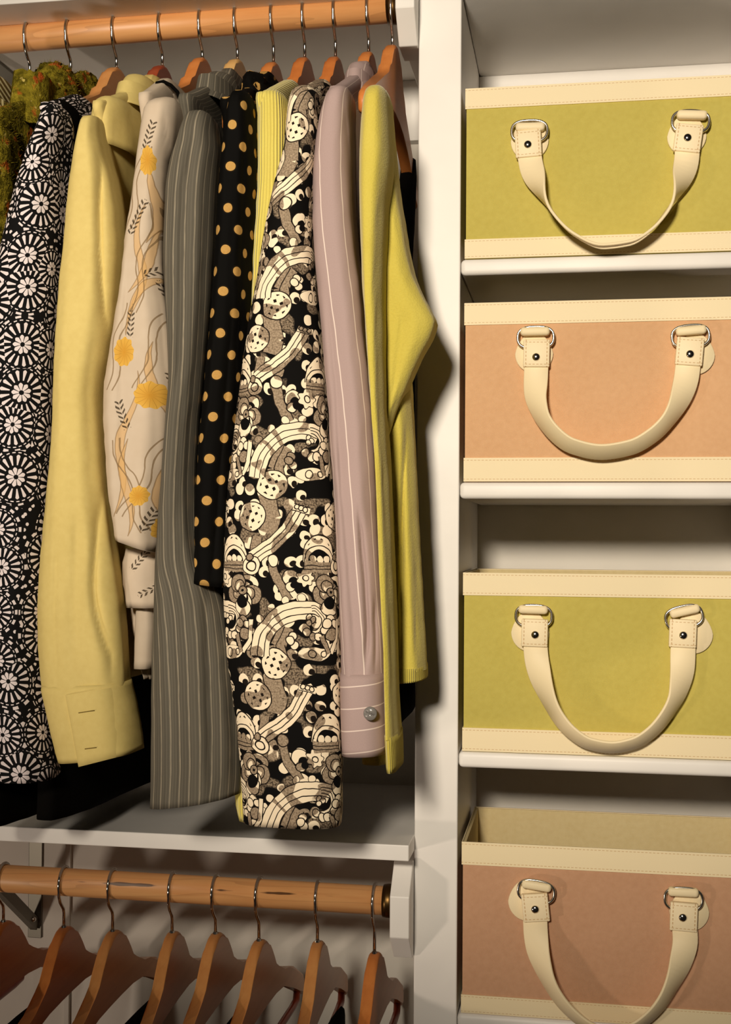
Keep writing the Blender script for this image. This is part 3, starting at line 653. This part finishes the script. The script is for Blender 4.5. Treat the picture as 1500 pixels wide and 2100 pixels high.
def hanger(px, a, b, drop, woodn, yaw, label, group, bar=False, rr=0.0165):
    ym = a.z; X = a.x
    for _ in range(4):   # X of the hook on the rod
        yy = 1050
        z = rod_z(a, b, X); r = RC.transposed() @ Vector((X - CX, ROD_Y - CY, z - CZ)); pxx = 750 + F * r.x / r.y
        X += (px - pxx) / 1747.0
    z = rod_z(a, b, X); root = empty('clothes_hanger', (X, ROD_Y, z)); root.rotation_euler = (0, 0, math.radians(yaw))
    HM = HML if bar else HMU
    o = bpy.data.objects.new('hanger_body', HM); COL.objects.link(o); o.parent = root; o.location = (0, 0, -drop)
    if not HM.materials: HM.materials.append(None)
    o.material_slots[0].link = 'OBJECT'; o.material_slots[0].material = M['hanger_' + woodn]
    h = bpy.data.objects.new('hook', hook_mesh(drop, rr)); COL.objects.link(h); h.parent = root
    bm = tube_bm([(0, 0, -drop - 0.0005), (0, 0, -drop + 0.002)], [0.0034, 0.0027], 12); me = bpy.data.meshes.new('ferrule'); bm.to_mesh(me); bm.free(); me.materials.append(M['chrome'])
    fo = bpy.data.objects.new('ferrule', me); COL.objects.link(fo); fo.parent = root
    if bar:
        if not BM_.materials: BM_.materials.append(None)
        q = bpy.data.objects.new('trouser_bar', BM_); COL.objects.link(q); q.parent = root; q.location = (0, 0, -drop); q.material_slots[0].link = 'OBJECT'; q.material_slots[0].material = M['hanger_red']
    tag(root, label, 'hanger', group)
    return dict(X=X, z=z, head=z - drop, yaw=math.radians(yaw), root=root)
G1_ = 'wooden hangers on the upper rod'; G2_ = 'wooden hangers on the lower rod'
U = [hanger(*q, G1_) for q in (
 (62, ua, ub, 0.062, 'amber', 0, 'wooden hanger at far left of the upper rod, holding the cream striped knit'),
 (146, ua, ub, 0.050, 'honey', 0, 'wooden hanger hidden inside the green fuzzy knit'),
 (240, ua, ub, 0.048, 'honey', 0, 'honey-coloured wooden hanger holding the black and white flower jacket'),
 (334, ua, ub, 0.050, 'red', 0, 'dark reddish wooden hanger holding the pear green shirt'),
 (416, ua, ub, 0.044, 'orange', 0, 'orange wooden hanger holding the beige floral blouse'),
 (488, ua, ub, 0.049, 'pale', 0, 'pale blond wooden hanger holding the grey striped jacket'),
 (562, ua, ub, 0.056, 'orange', 0, 'orange wooden hanger holding the polka dot blouse'),
 (626, ua, ub, 0.053, 'amber', 0, 'amber wooden hanger holding the yellow ribbed sweater'),
 (689, ua, ub, 0.055, 'amber', 0, 'amber wooden hanger holding the paisley jacket'),
 (757, ua, ub, 0.052, 'orange', 0, 'orange wooden hanger holding the lilac pinstripe shirt'),
 (806, ua, ub, 0.046, 'orange', 0, 'wooden hanger at right end of the upper rod with a bare rear arm'))]
LB = [hanger(*q, G2_, True) for q in (
 (-92, la, lb, 0.053, 'amber', 0, 'wooden hanger at the left picture edge, only its rear arm tip in view'),
 (8, la, lb, 0.053, 'orange', 0, 'leftmost wooden hanger on the lower rod whose head is in view'),
 (132, la, lb, 0.055, 'orange', 2, 'wooden hanger second from the left picture edge on the lower rod'),
 (232, la, lb, 0.056, 'honey', 1, 'wooden hanger third from the left picture edge on the lower rod'),
 (354, la, lb, 0.053, 'honey', 3, 'wooden hanger in the middle of the lower rod, fourth from the left picture edge'),
 (443, la, lb, 0.051, 'honey', 0, 'wooden hanger on the lower rod, fourth from the white end block'),
 (532, la, lb, 0.056, 'honey', -1, 'wooden hanger on the lower rod, third from the white end block'),
 (652, la, lb, 0.053, 'honey', 2, 'wooden hanger on the lower rod, second from the white end block'),
 (769, la, lb, 0.062, 'orange', 0, 'wooden hanger on the lower rod, nearest the white end block'))]

# ------------------------------------------------------------------ garments
def garment(name, h, label, cat, group='clothes on the upper rod'):
    r = empty(name, (h['X'], ROD_Y, h['head'] - 0.06)); tag(r, label, cat, group); return r
def body(h, par, mat, hem, th=0.014, n=36, rear=0.205, front=0.205, ripple=(0.0016, 5), seed=3, hemtilt=0.0, start=0.045, name='body', uvmode='arc', uvo=(0, 0), drop0=0.0, flare=1.0):
    """the front/back panels hanging from the hanger's shoulders"""
    rows = []; cy = ROD_Y + (rear - front) / 2; top_ = (rear + front) / 2
    for s in [start, start + 0.012] + [q_ for q_ in (0.075, 0.10, 0.13, 0.16, 0.185, 0.203) if q_ > start + 0.015]:
        k = s / 0.203; rows.append((h['head'] + ztop(s) + 0.006 - drop0, h['X'], cy, 0.0088 + 0.002 * k, top_ * k * 1.05))
    z0 = rows[-1][0]
    for k in (0.04, 0.12, 0.3, 0.6, 0.85, 1.0):
        rows.append((z0 + (hem - z0) * k, h['X'], cy, 0.0095 + (th - 0.0095) * min(1, k * 3), top_ * (1.0 - 0.06 * math.sin(math.pi * k)) * (1 + (flare - 1) * k), 0.0, hemtilt * k))
    return loft(name, rows, mat, par, n=n, step=0.009, p=4.0, ripple=ripple, seed=seed, rot=h['yaw'], pivot=Vector((h['X'], ROD_Y, 0)), uvmode=uvmode, uvo=uvo)
def collar(h, par, mat, z0, z1, a0=0.05, a1=0.075, b0=0.014, b1=0.022, cy=-0.01, lean=0.0, seed=5, ripple=(0.0008, 4), name='collar', fuzz=0.0):
    zm = z0 + (z1 - z0) * 0.5
    rows = [(z0 + 0.0, h['X'] + lean, cy, b0 * 0.5, a0 * 0.55, 0, 0), (z0 - 0.003, h['X'] + lean, cy, b0 * 0.95, a0 * 0.92), (zm, h['X'] + lean * .5, cy, (b0 + b1) / 2, (a0 + a1) / 2), (z1, h['X'], cy, b1, a1)]
    return loft(name, rows, mat, par, n=30, step=0.005, p=2.3, ripple=ripple, seed=seed, fuzz=fuzz)
SY = -0.192
def zpx(y, Y=SY): return P(750, y, Y).z

# 0 cream striped knit, left edge
h = U[0]; g = garment('striped_knit', h, 'cream striped knit peeking in at the left edge beside the green fuzzy knit', 'sweater')
body(h, g, 'cream_stripe', zpx(900), 0.016); collar(h, g, 'cream_stripe', h['head'] - 0.022, h['head'] - 0.10, 0.035, 0.07, 0.012, 0.018, -0.075)
# 1 fuzzy knit
h = U[1]; g = garment('mohair_cardigan', h, 'fuzzy olive green knit flecked with orange at the upper left', 'cardigan')
body(h, g, 'mohair', zpx(900), 0.024, seed=8, ripple=(0.004, 4)); rr_ = h
loft('cowl', [(P(118, 128, -0.03).z, h['X'] - 0.004, -0.02, 0.010, 0.012), (P(118, 140, -0.03).z, h['X'] - 0.004, -0.02, 0.018, 0.024), (P(118, 175, -0.04).z, h['X'] - 0.002, -0.025, 0.023, 0.034), (P(118, 215, -0.05).z, h['X'], -0.035, 0.025, 0.048), (P(118, 290, -0.06).z, h['X'], -0.06, 0.024, 0.08)], 'mohair', g, n=40, step=0.004, ripple=(0.003, 4), seed=4, fuzz=0.0012)
loft('cowl_back', [(P(185, 156, 0.06).z, h['X'] + 0.004, 0.06, 0.008, 0.02), (P(185, 180, 0.06).z, h['X'] + 0.004, 0.07, 0.013, 0.05), (P(185, 230, 0.06).z, h['X'], 0.08, 0.016, 0.08)], 'mohair', g, n=30, step=0.004, ripple=(0.003, 4), seed=14, fuzz=0.0012)
loft('sleeve', rowspx([(232, -70, -20, .03), (250, -75, 30), (330, -80, 42), (450, -80, 34), (600, -80, 14), (900, -90, -10)], SY, 0.045), 'mohair', g, n=40, step=0.005, ripple=(0.003, 4), seed=6, fuzz=0.001)
def fuzz_hairs(par, obs, count):
    """short stray fibres standing off the knit"""
    vv = []; ff = []; rnd = random.Random(3)
    for ob in obs:
        me = ob.data; k = max(1, len(me.polygons) // (count // len(obs)))
        for p_ in list(me.polygons)[::k]:
            c = p_.center; d = (p_.normal + Vector((rnd.gauss(0, .6), rnd.gauss(0, .6), rnd.gauss(0, .6)))).normalized(); L = rnd.uniform(.003, .008); s = d.cross(Vector((rnd.random(), rnd.random(), rnd.random()))).normalized() * 0.0003
            i = len(vv); vv += [tuple(c - s), tuple(c + s), tuple(c + d * L)]; ff.append((i, i + 1, i + 2))
    me = bpy.data.meshes.new('fuzz'); me.from_pydata(vv, [], ff); me.materials.append(M['mohair']); o = bpy.data.objects.new('fuzz', me); COL.objects.link(o); o.parent = par; o['kind'] = 'stuff'
fuzz_hairs(g, [c for c in g.children], 9000)
# 2 flower wheel jacket and the black dress under it
h = U[2]; g = garment('flower_print_jacket', h, 'black jacket printed with white flower wheels at the left', 'jacket')
body(h, g, 'flower_wheel_print', zpx(1560), 0.012, seed=12, start=0.125)
loft('sleeve', rowspx([(222, 112, 134, .012), (229, 98, 144, .03), (250, 86, 150), (283, 75, 150), (333, 57, 150), (383, 41, 147), (447, 24, 143), (500, 12, 140), (560, -4, 134), (640, -16, 127), (740, -26, 122), (900, -40, 116), (1000, -44, 112), (1130, -48, 104), (1280, -50, 100), (1400, -48, 104), (1500, -44, 114), (1590, -40, 122)], SY, 0.045, 0.0), 'flower_wheel_print', g, n=48, ripple=(0.0016, 3), seed=21)
collar(h, g, 'black_cloth', h['head'] - 0.098, h['head'] - 0.17, 0.03, 0.05, 0.011, 0.0135, -0.14, name='lining')
g = garment('black_dress', h, 'long black dress whose hem hangs below the cuffs at lower left', 'dress')
body(h, g, 'black_cloth', CZ - 0.318, 0.019, seed=17, rear=0.2, front=0.19, drop0=0.03, flare=1.0, hemtilt=-0.05)
h = U[1]; g = garment('black_skirt', h, 'long black skirt at the lower left corner under the flower wheel jacket', 'skirt')
body(h, g, 'black_cloth', CZ - 0.322, 0.020, seed=19, rear=0.2, front=0.2, drop0=0.12, start=0.16, hemtilt=-0.03)
h = U[2]
# 3 pear shirt
h = U[3]; g = garment('pear_shirt', h, 'plain pear green cotton shirt with a buttonless cuff', 'shirt')
body(h, g, 'pear_cotton', zpx(1420), 0.016, seed=31, ripple=(0.002, 5))
PEAR = [(246, 188, 212, .012), (254, 172, 222, .03), (283, 163, 228), (333, 155, 238), (383, 147, 248), (450, 140, 256), (510, 135, 258), (567, 128, 254), (650, 122, 245), (733, 117, 231), (817, 114, 219), (900, 111, 221), (1000, 103, 226), (1103, 94, 237), (1189, 87, 249), (1274, 85, 258), (1340, 87, 262), (1408, 93, 267)]
loft('sleeve', rowspx(PEAR, SY, 0.040), 'pear_cotton', g, n=120, step=0.006, grooves=(([(204, 262), (200, 330), (200, 450), (203, 600), (208, 720), (215, 810), (219, 900)], 9, .013), ([(195, 960), (190, 1100), (187, 1206), (192, 1247), (206, 1309), (219, 1346), (223, 1400)], 9, .011), ([(222, 1000), (232, 1150), (242, 1260), (252, 1340), (258, 1400)], 7, .007), ([(245, 400), (232, 540), (222, 640), (212, 740)], 12, .009), ([(158, 1050), (152, 1250), (150, 1390)], 14, .003), ([(228, 1290), (232, 1400)], 5, .004), ([(120, 1100), (112, 1280), (118, 1400)], 10, .003)), ripple=(0.0009, 4), seed=33, inner=False)
loft('cuff', rowspx([(1398, 92, 267, .040, .05), (1402, 90, 269, .041, .05), (1440, 98, 277, .041, .07), (1490, 110, 285, .042, .10), (1548, 126, 292, .042, .15)], SY, 0.041), 'pear_cotton', g, n=64, step=0.006, ripple=(0.0006, 3), seed=35, uvmode='arc')
CUFF = [(1398, 92, 267), (1440, 98, 277), (1490, 110, 285), (1548, 126, 292)]
def on_cuff(x, y, off):
    xl = float(np.interp(y, [c[0] for c in CUFF], [c[1] for c in CUFF])); xr = float(np.interp(y, [c[0] for c in CUFF], [c[2] for c in CUFF]))
    L_, R_ = P(xl, y, SY).x, P(xr, y, SY).x; H_ = HALF((R_ - L_) / 2, 0.041, (L_ + R_) / 2, SY); C_ = (L_ + R_) / 2; L_, R_ = C_ - H_, C_ + H_; Y_ = SY - 0.038
    for _ in range(5):
        t = min(0.97, abs((P(x, y, Y_).x - (L_ + R_) / 2) / ((R_ - L_) / 2))); Y_ = SY - 0.0415 * (1 - t ** 2.7) ** (1 / 2.7)
    return P(x, y, Y_ - off)
bm = bmesh.new(); gr = []
for i in range(9):
    k = i / 8; x0, y0 = 134 + 27 * k, 1426 + 147 * k; x1, y1 = 236 + 20 * k, 1409 + 140 * k
    gr.append([[bm.verts.new(on_cuff(x0 + (x1 - x0) * j / 10, y0 + (y1 - y0) * j / 10, o_ * (1 - (j / 10) ** 3) - 0.0012 * (j / 10) ** 3)) for j in range(11)] for o_ in (0.0022, 0.0004)])
for i in range(8):
    for j in range(10): bm.faces.new((gr[i][0][j], gr[i][0][j + 1], gr[i + 1][0][j + 1], gr[i + 1][0][j]))
    bm.faces.new((gr[i][0][0], gr[i][1][0], gr[i + 1][1][0], gr[i + 1][0][0]))
for j in range(9): bm.faces.new((gr[8][0][j], gr[8][0][j + 1], gr[8][1][j + 1], gr[8][1][j]))
for v in [v for v in bm.verts if not v.link_faces]: bm.verts.remove(v)
fo = finish(bm, 'cuff_flap', 'pear_cotton', g, True, Vector(g.location))
plain('pear_thread', (228, 208, 138)); plain('dark_thread', (120, 98, 44))
for (x0, y0, x1, y1, nm) in ((161, 1462, 194, 1457, 'buttonhole'), (174, 1536, 198, 1533, 'buttonhole')):
    fn_ = (lambda x, y: on_cuff(x, y, 0.0024)) if nm == 'buttonhole' else (lambda x, y: P(x, y, SY - 0.040))
    a = fn_(x0, y0); b = fn_(x1, y1); bm = tube_bm([a, fn_((x0 + x1) / 2, (y0 + y1) / 2), b], 0.0005, 6); finish(bm, nm, 'dark_thread' if nm == 'buttonhole' else 'pear_thread', g, True, Vector(g.location))
collar(h, g, 'pear_cotton', P(290, 176, -0.04).z, P(290, 262, -0.04).z, 0.045, 0.085, 0.016, 0.026, -0.045, seed=37)
loft('yoke', [(P(225, 232, -0.1).z, h['X'], -0.10, 0.010, 0.05), (P(225, 250, -0.1).z, h['X'], -0.10, 0.020, 0.078), (P(225, 300, -0.1).z, h['X'], -0.10, 0.022, 0.09), (P(225, 345, -0.1).z, h['X'], -0.10, 0.021, 0.09)], 'pear_cotton', g, n=36, ripple=(0.0015, 4), seed=38)
# 4 floral blouse
h = U[4]; g = garment('floral_blouse', h, 'beige blouse printed with yellow flowers and dark leaf sprigs', 'blouse')
q0 = P(200, 1400, SY - 0.038); body(h, g, 'floral_print', zpx(1385), 0.013, seed=41, start=0.12, uvmode='xz', uvo=(q0.x, q0.z), rear=0.12)
loft('sleeve', rowspx([(208, 340, 366, .012), (216, 318, 376, .025), (240, 300, 384), (283, 292, 378), (350, 283, 362), (433, 272, 356), (483, 263, 353), (583, 252, 352), (650, 241, 356), (717, 230, 362), (800, 218, 362), (870, 217, 356), (933, 221, 350), (1000, 225, 345), (1086, 238, 340, .042), (1118, 241, 338, .042, -.35)], SY, 0.040), 'floral_print', g, n=120, uvmode='xz', uvo=(q0.x, q0.z), grooves=(([(335, 235), (338, 400), (340, 560)], 9, .009), ([(318, 600), (332, 800), (330, 1000)], 10, .004), ([(262, 520), (248, 760), (250, 1000)], 12, .003)), ripple=(0.0012, 3), seed=43)
loft('lower_hem', rowspx([(1125, 262, 350, .03), (1160, 256, 348), (1200, 258, 346), (1244, 262, 344)], -0.165, 0.034), 'floral_print', g, n=40, uvmode='xz', uvo=(q0.x, q0.z), ripple=(0.0015, 3), seed=45)
loft('tail', rowspx([(1200, 268, 340, .03), (1300, 278, 340), (1388, 296, 336)], -0.13, 0.03), 'floral_print', g, n=32, uvmode='xz', uvo=(q0.x, q0.z), ripple=(0.002, 3), seed=46)
collar(h, g, 'floral_print', P(372, 200, -0.09).z, P(372, 290, -0.09).z, 0.035, 0.06, 0.012, 0.017, -0.095, seed=47, ripple=(0.003, 6), name='neck_ruffle')
finish(tube_bm([P(x, y, -0.10) + Vector((0.0, dy, 0)) for x, y, dy in ((350, 214, -0.05), (352, 203, -0.05), (362, 197, -0.045), (374, 201, -0.04), (384, 211, -0.035), (388, 226, -0.03), (384, 242, -0.03), (386, 258, -0.03))], 0.0022, 8), 'neck_tie', 'black_cloth', g, True, Vector(g.location))
# 5 grey striped jacket
h = U[5]; g = garment('grey_jacket', h, 'grey striped tailored jacket hanging nearly down to the shelf', 'jacket')
body(h, g, 'grey_stripe', zpx(1600), 0.014, seed=51)
loft('sleeve', rowspx([(236, 398, 432, .012), (246, 386, 445, .03), (300, 368, 456), (350, 352, 454), (400, 344, 450), (500, 340, 446), (567, 341, 442), (633, 345, 438), (733, 350, 430), (800, 349, 424), (867, 344, 418), (967, 337, 412), (1050, 331, 412), (1137, 326, 420), (1240, 322, 462), (1343, 318, 482), (1450, 316, 492), (1514, 315, 496), (1580, 314, 497), (1636, 313, 497, .045, .17)], SY, 0.042), 'grey_stripe', g, n=120, grooves=(([(400, 250), (374, 400), (370, 560), (366, 720), (360, 840)], 6, .007), ([(432, 262), (428, 450), (424, 700), (406, 930)], 11, .011), ([(398, 980), (412, 1150), (420, 1300), (430, 1640)], 12, .008), ([(452, 1240), (462, 1400), (468, 1640)], 9, .007), ([(350, 1000), (352, 1300), (350, 1640)], 12, .003)), ripple=(0.0012, 4), seed=53)
collar(h, g, 'grey_stripe', P(464, 158, -0.05).z, P(464, 245, -0.05).z, 0.030, 0.085, 0.016, 0.024, -0.05, seed=57)
# 6 polka dot blouse
h = U[6]; g = garment('polka_dot_blouse', h, 'sheer black blouse with tan polka dots and a ruffled neck', 'blouse')
body(h, g, 'dot_print', zpx(1150), 0.012, seed=61)
loft('sleeve', rowspx([(196, 492, 514, .012), (204, 480, 524, .03), (231, 470, 530), (317, 459, 532), (373, 453, 530), (450, 449, 526), (512, 446, 522), (587, 440, 520), (680, 433, 516), (755, 426, 510), (829, 419, 504), (904, 411, 498), (979, 406, 492), (1060, 402, 486), (1112, 401, 484), (1198, 401, 480, .04, -.14)], SY, 0.038), 'dot_print', g, n=120, grooves=(([(502, 210), (492, 500), (470, 900), (450, 1205)], 12, .006), ([(478, 600), (455, 900), (433, 1195)], 12, .004)), ripple=(0.0018, 3), seed=63)
collar(h, g, 'dot_print', P(545, 160, -0.06).z, P(545, 215, -0.06).z, 0.040, 0.05, 0.013, 0.017, -0.055, seed=67, ripple=(0.0045, 7), name='neck_ruffle')
# 7 yellow ribbed sweater
h = U[7]; g = garment('yellow_sweater', h, 'yellow ribbed sweater showing between polka dot blouse and paisley jacket', 'sweater')
body(h, g, 'yellow_rib', zpx(1500), 0.014, seed=71, start=0.085)
loft('sleeve', rowspx([(196, 548, 582, .012), (204, 537, 592, .03), (224, 533, 600), (280, 531, 604), (373, 530, 604), (450, 526, 600), (512, 521, 596), (620, 516, 590), (800, 512, 586), (1000, 508, 580), (1300, 500, 574), (1560, 488, 570), (1640, 487, 560), (1672, 494, 556)], SY + 0.03, 0.036), 'yellow_rib', g, n=44, ripple=(0.001, 3), seed=73)
# 8 paisley jacket
h = U[8]; g = garment('paisley_jacket', h, 'black and cream paisley print jacket with a long wide sleeve', 'jacket')
body(h, g, 'paisley_print', zpx(1500), 0.013, seed=81, start=0.085)
loft('sleeve', rowspx([(188, 622, 650, .012), (196, 604, 656, .03), (231, 592, 659), (298, 587, 658), (355, 573, 652), (410, 559, 648), (493, 543, 648), (587, 528, 653), (661, 514, 658), (725, 505, 665), (803, 495, 671), (867, 487, 675), (941, 478, 680), (1000, 471, 686), (1060, 466, 690), (1131, 462, 694), (1205, 461, 698), (1336, 467, 702), (1429, 479, 703), (1523, 490, 704), (1605, 496, 704), (1650, 499, 704), (1684, 501, 702)], SY - 0.01, 0.034), 'paisley_print', g, n=60, ripple=(0.0008, 3), seed=83, p=2.6)
# 9 lilac shirt
h = U[9]; g = garment('lilac_shirt', h, 'lilac shirt with fine white pinstripes and a grey cuff button', 'shirt')
body(h, g, 'lilac_stripe', zpx(1400), 0.013, seed=91)
LIL = [(188, 694, 716, .012), (196, 680, 726, .03), (224, 667, 728), (261, 657, 728), (317, 649, 728), (373, 646, 728), (450, 645, 732), (505, 647, 736), (587, 654, 745), (660, 660, 752), (717, 665, 757), (773, 669, 763), (848, 676, 769), (920, 680, 772), (1000, 686, 775), (1149, 693, 781), (1299, 700, 789), (1380, 702, 793)]
loft('sleeve', rowspx(LIL, SY - 0.004, 0.038), 'lilac_stripe', g, n=120, grooves=(([(735, 1040), (748, 1200), (752, 1300), (750, 1378)], 7, .010), ([(766, 1220), (768, 1378)], 5, .007), ([(690, 880), (718, 1200), (732, 1375)], 12, .003), ([(706, 215), (712, 320), (722, 430)], 7, .007), ([(672, 600), (690, 800), (700, 1000)], 14, .003)), ripple=(0.0011, 3), seed=93, inner=False)
loft('cuff', rowspx([(1376, 701, 795, .038, .03), (1382, 700, 797, .040, .03), (1460, 702, 799, .040, .04), (1540, 704, 801, .040, .06)], SY - 0.004, 0.040), 'lilac_cuff', g, n=56, ripple=(0.0004, 3), seed=95)
plain('grey_button', (120, 116, 112), 0.25, 0.6)
bp = P(760, 1463, SY - 0.048)
bm = tube_bm([(0, 0.001, 0), (0, -0.0012, 0), (0, -0.0024, 0), (0, -0.0018, 0)], [0.0066, 0.0068, 0.0062, 0.0045], 24)
for a in range(4):
    tube_bm([(0.0016 * math.cos(a * 1.571 + .785), -0.0016, 0.0016 * math.sin(a * 1.571 + .785)), (0.0016 * math.cos(a * 1.571 + .785), -0.0026, 0.0016 * math.sin(a * 1.571 + .785))], 0.0007, 8, bm)
o = finish(bm, 'button', 'grey_button', g, True, Vector((0, 0, 0))); o.location = bp - g.location
collar(h, g, 'lilac_stripe', P(744, 142, -0.03).z, P(744, 225, -0.03).z, 0.035, 0.07, 0.014, 0.020, -0.03, seed=97)
# 10 chartreuse sweater and the black top behind it
h = U[10]; g = garment('chartreuse_sweater', h, 'chartreuse knit sweater whose elbow pokes out over the white divider', 'sweater')
SWY = SY - 0.004
loft('sleeve', rowspx([(187, 764, 786, .012), (194, 754, 798, .028), (230, 747, 804), (330, 741, 806), (450, 742, 796), (560, 745, 792), (660, 751, 792), (760, 757, 794), (860, 764, 797), (960, 771, 803), (1060, 775, 807), (1160, 779, 811), (1260, 784, 815), (1340, 788, 817), (1420, 790, 819), (1505, 792, 824)], SWY, 0.042), 'chartreuse_knit', g, n=44, ripple=(0.0011, 3), seed=103, inner=False)
loft('cuff', rowspx([(1500, 791, 825, .040), (1540, 793, 827), (1572, 795, 827)], SWY, 0.040), 'chartreuse_rib', g, n=44, ripple=(0.0003, 3), seed=104)
loft('far_sleeve', rowspx([(196, 772, 800, .02), (220, 766, 806), (300, 770, 812), (400, 774, 822), (480, 776, 835), (523, 776, 842), (570, 776, 854), (610, 776, 872), (640, 777, 888), (665, 778, 898), (684, 779, 894), (729, 781, 870), (777, 782, 848), (848, 784, 818), (904, 786, 800)], -0.150, 0.030), 'chartreuse_knit', g, n=120, step=0.006, grooves=(([(786, 250), (796, 420), (800, 560)], 14, .006), ([(830, 640), (818, 740), (806, 830)], 12, .004)), ripple=(0.0009, 3), seed=105)
loft('body', rowspx([(300, 776, 812, .03), (450, 778, 826), (600, 780, 838), (777, 782, 846), (900, 786, 852), (1000, 790, 857), (1112, 794, 862), (1299, 800, 872), (1370, 804, 876)], -0.110, 0.045), 'chartreuse_knit', g, n=120, grooves=(([(835, 840), (826, 1000), (822, 1150), (824, 1370)], 7, .009), ([(850, 950), (852, 1370)], 8, .005), ([(812, 900), (812, 1370)], 6, .006)), ripple=(0.0013, 3), seed=106, inner=False)
loft('hem_rib', rowspx([(1364, 803, 877, .045, .05), (1380, 803, 877), (1392, 804, 877, .045, .09)], -0.110, 0.045), 'chartreuse_rib', g, n=44, step=0.004, ripple=(0.0004, 3), seed=107)
loft('back_hem', rowspx([(1300, 744, 800, .03), (1560, 744, 800)], -0.120, 0.03), 'chartreuse_knit', g, n=30, ripple=(0.001, 3), seed=108)
g = garment('black_camisole', h, 'black sleeveless camisole hanging behind the chartreuse sweater', 'camisole')
za_ = h['head'] + ztop(0.15)
rows = [(za_ + 0.006, h['X'], 0.165, 0.009, 0.010), (za_ - 0.02, h['X'], 0.160, 0.0105, 0.018), (P(836, 440, 0.1).z, h['X'], 0.12, 0.011, 0.055), (P(836, 490, 0.02).z, h['X'], 0.05, 0.012, 0.12), (P(836, 580, 0.02).z, h['X'], 0.03, 0.015, 0.14), (P(836, 900, 0.02).z, h['X'], 0.03, 0.016, 0.15), (P(836, 1480, 0.02).z, h['X'], 0.03, 0.018, 0.16)]
loft('body', rows, 'black_cloth', g, n=36, ripple=(0.0012, 4), seed=111)
loft('neck_edge', [(P(836, 470, 0.0).z, h['X'] + 0.001, 0.0, 0.012, 0.05), (P(836, 476, 0.0).z, h['X'] + 0.001, 0.0, 0.0135, 0.052), (P(836, 486, 0.0).z, h['X'] + 0.001, 0.0, 0.0135, 0.055)], 'black_cloth', g, n=30, step=0.003)
# trousers and a skirt over lower hanger bars
def trousers(name, h, mat, s0, s1, label, cat):
    zt_ = h['head'] - 0.137; g = empty(name, (h['X'], ROD_Y, zt_)); tag(g, label, cat, 'clothes folded over the lower hangers')
    cy = ROD_Y + (s0 + s1) / 2; a = (s1 - s0) / 2
    loft('leg_fold', [(zt_ + 0.002, h['X'], cy, 0.003, a * 0.97), (zt_ - 0.001, h['X'], cy, 0.008, a), (zt_ - 0.03, h['X'], cy, 0.010, a), (zt_ - 0.25, h['X'], cy, 0.013, a * 1.02), (zt_ - 0.5, h['X'], cy, 0.014, a * 1.04)], mat, g, n=32, p=3.5, ripple=(0.0012, 4), seed=int(abs(s0) * 100) + 120)
trousers('black_trousers', LB[1], 'black_cloth', -0.14, 0.10, 'black trousers folded over the leftmost lower hanger', 'trousers')
trousers('olive_skirt', LB[2], 'olive_cloth', -0.14, 0.06, 'dark olive skirt folded over a lower hanger near the left edge', 'skirt')
trousers('black_trousers', LB[3], 'black_cloth', -0.15, 0.155, 'black trousers folded over the third lower hanger from the left edge', 'trousers')
trousers('black_trousers', LB[4], 'black_cloth', -0.12, 0.09, 'black trousers folded over the middle lower hanger', 'trousers')
trousers('black_trousers', LB[5], 'black_cloth', -0.15, 0.13, 'black trousers folded over the lower hanger fourth from the white end block', 'trousers')
trousers('black_trousers', LB[7], 'black_cloth', -0.15, 0.165, 'black trousers folded over the lower hanger second from the white end block', 'trousers')
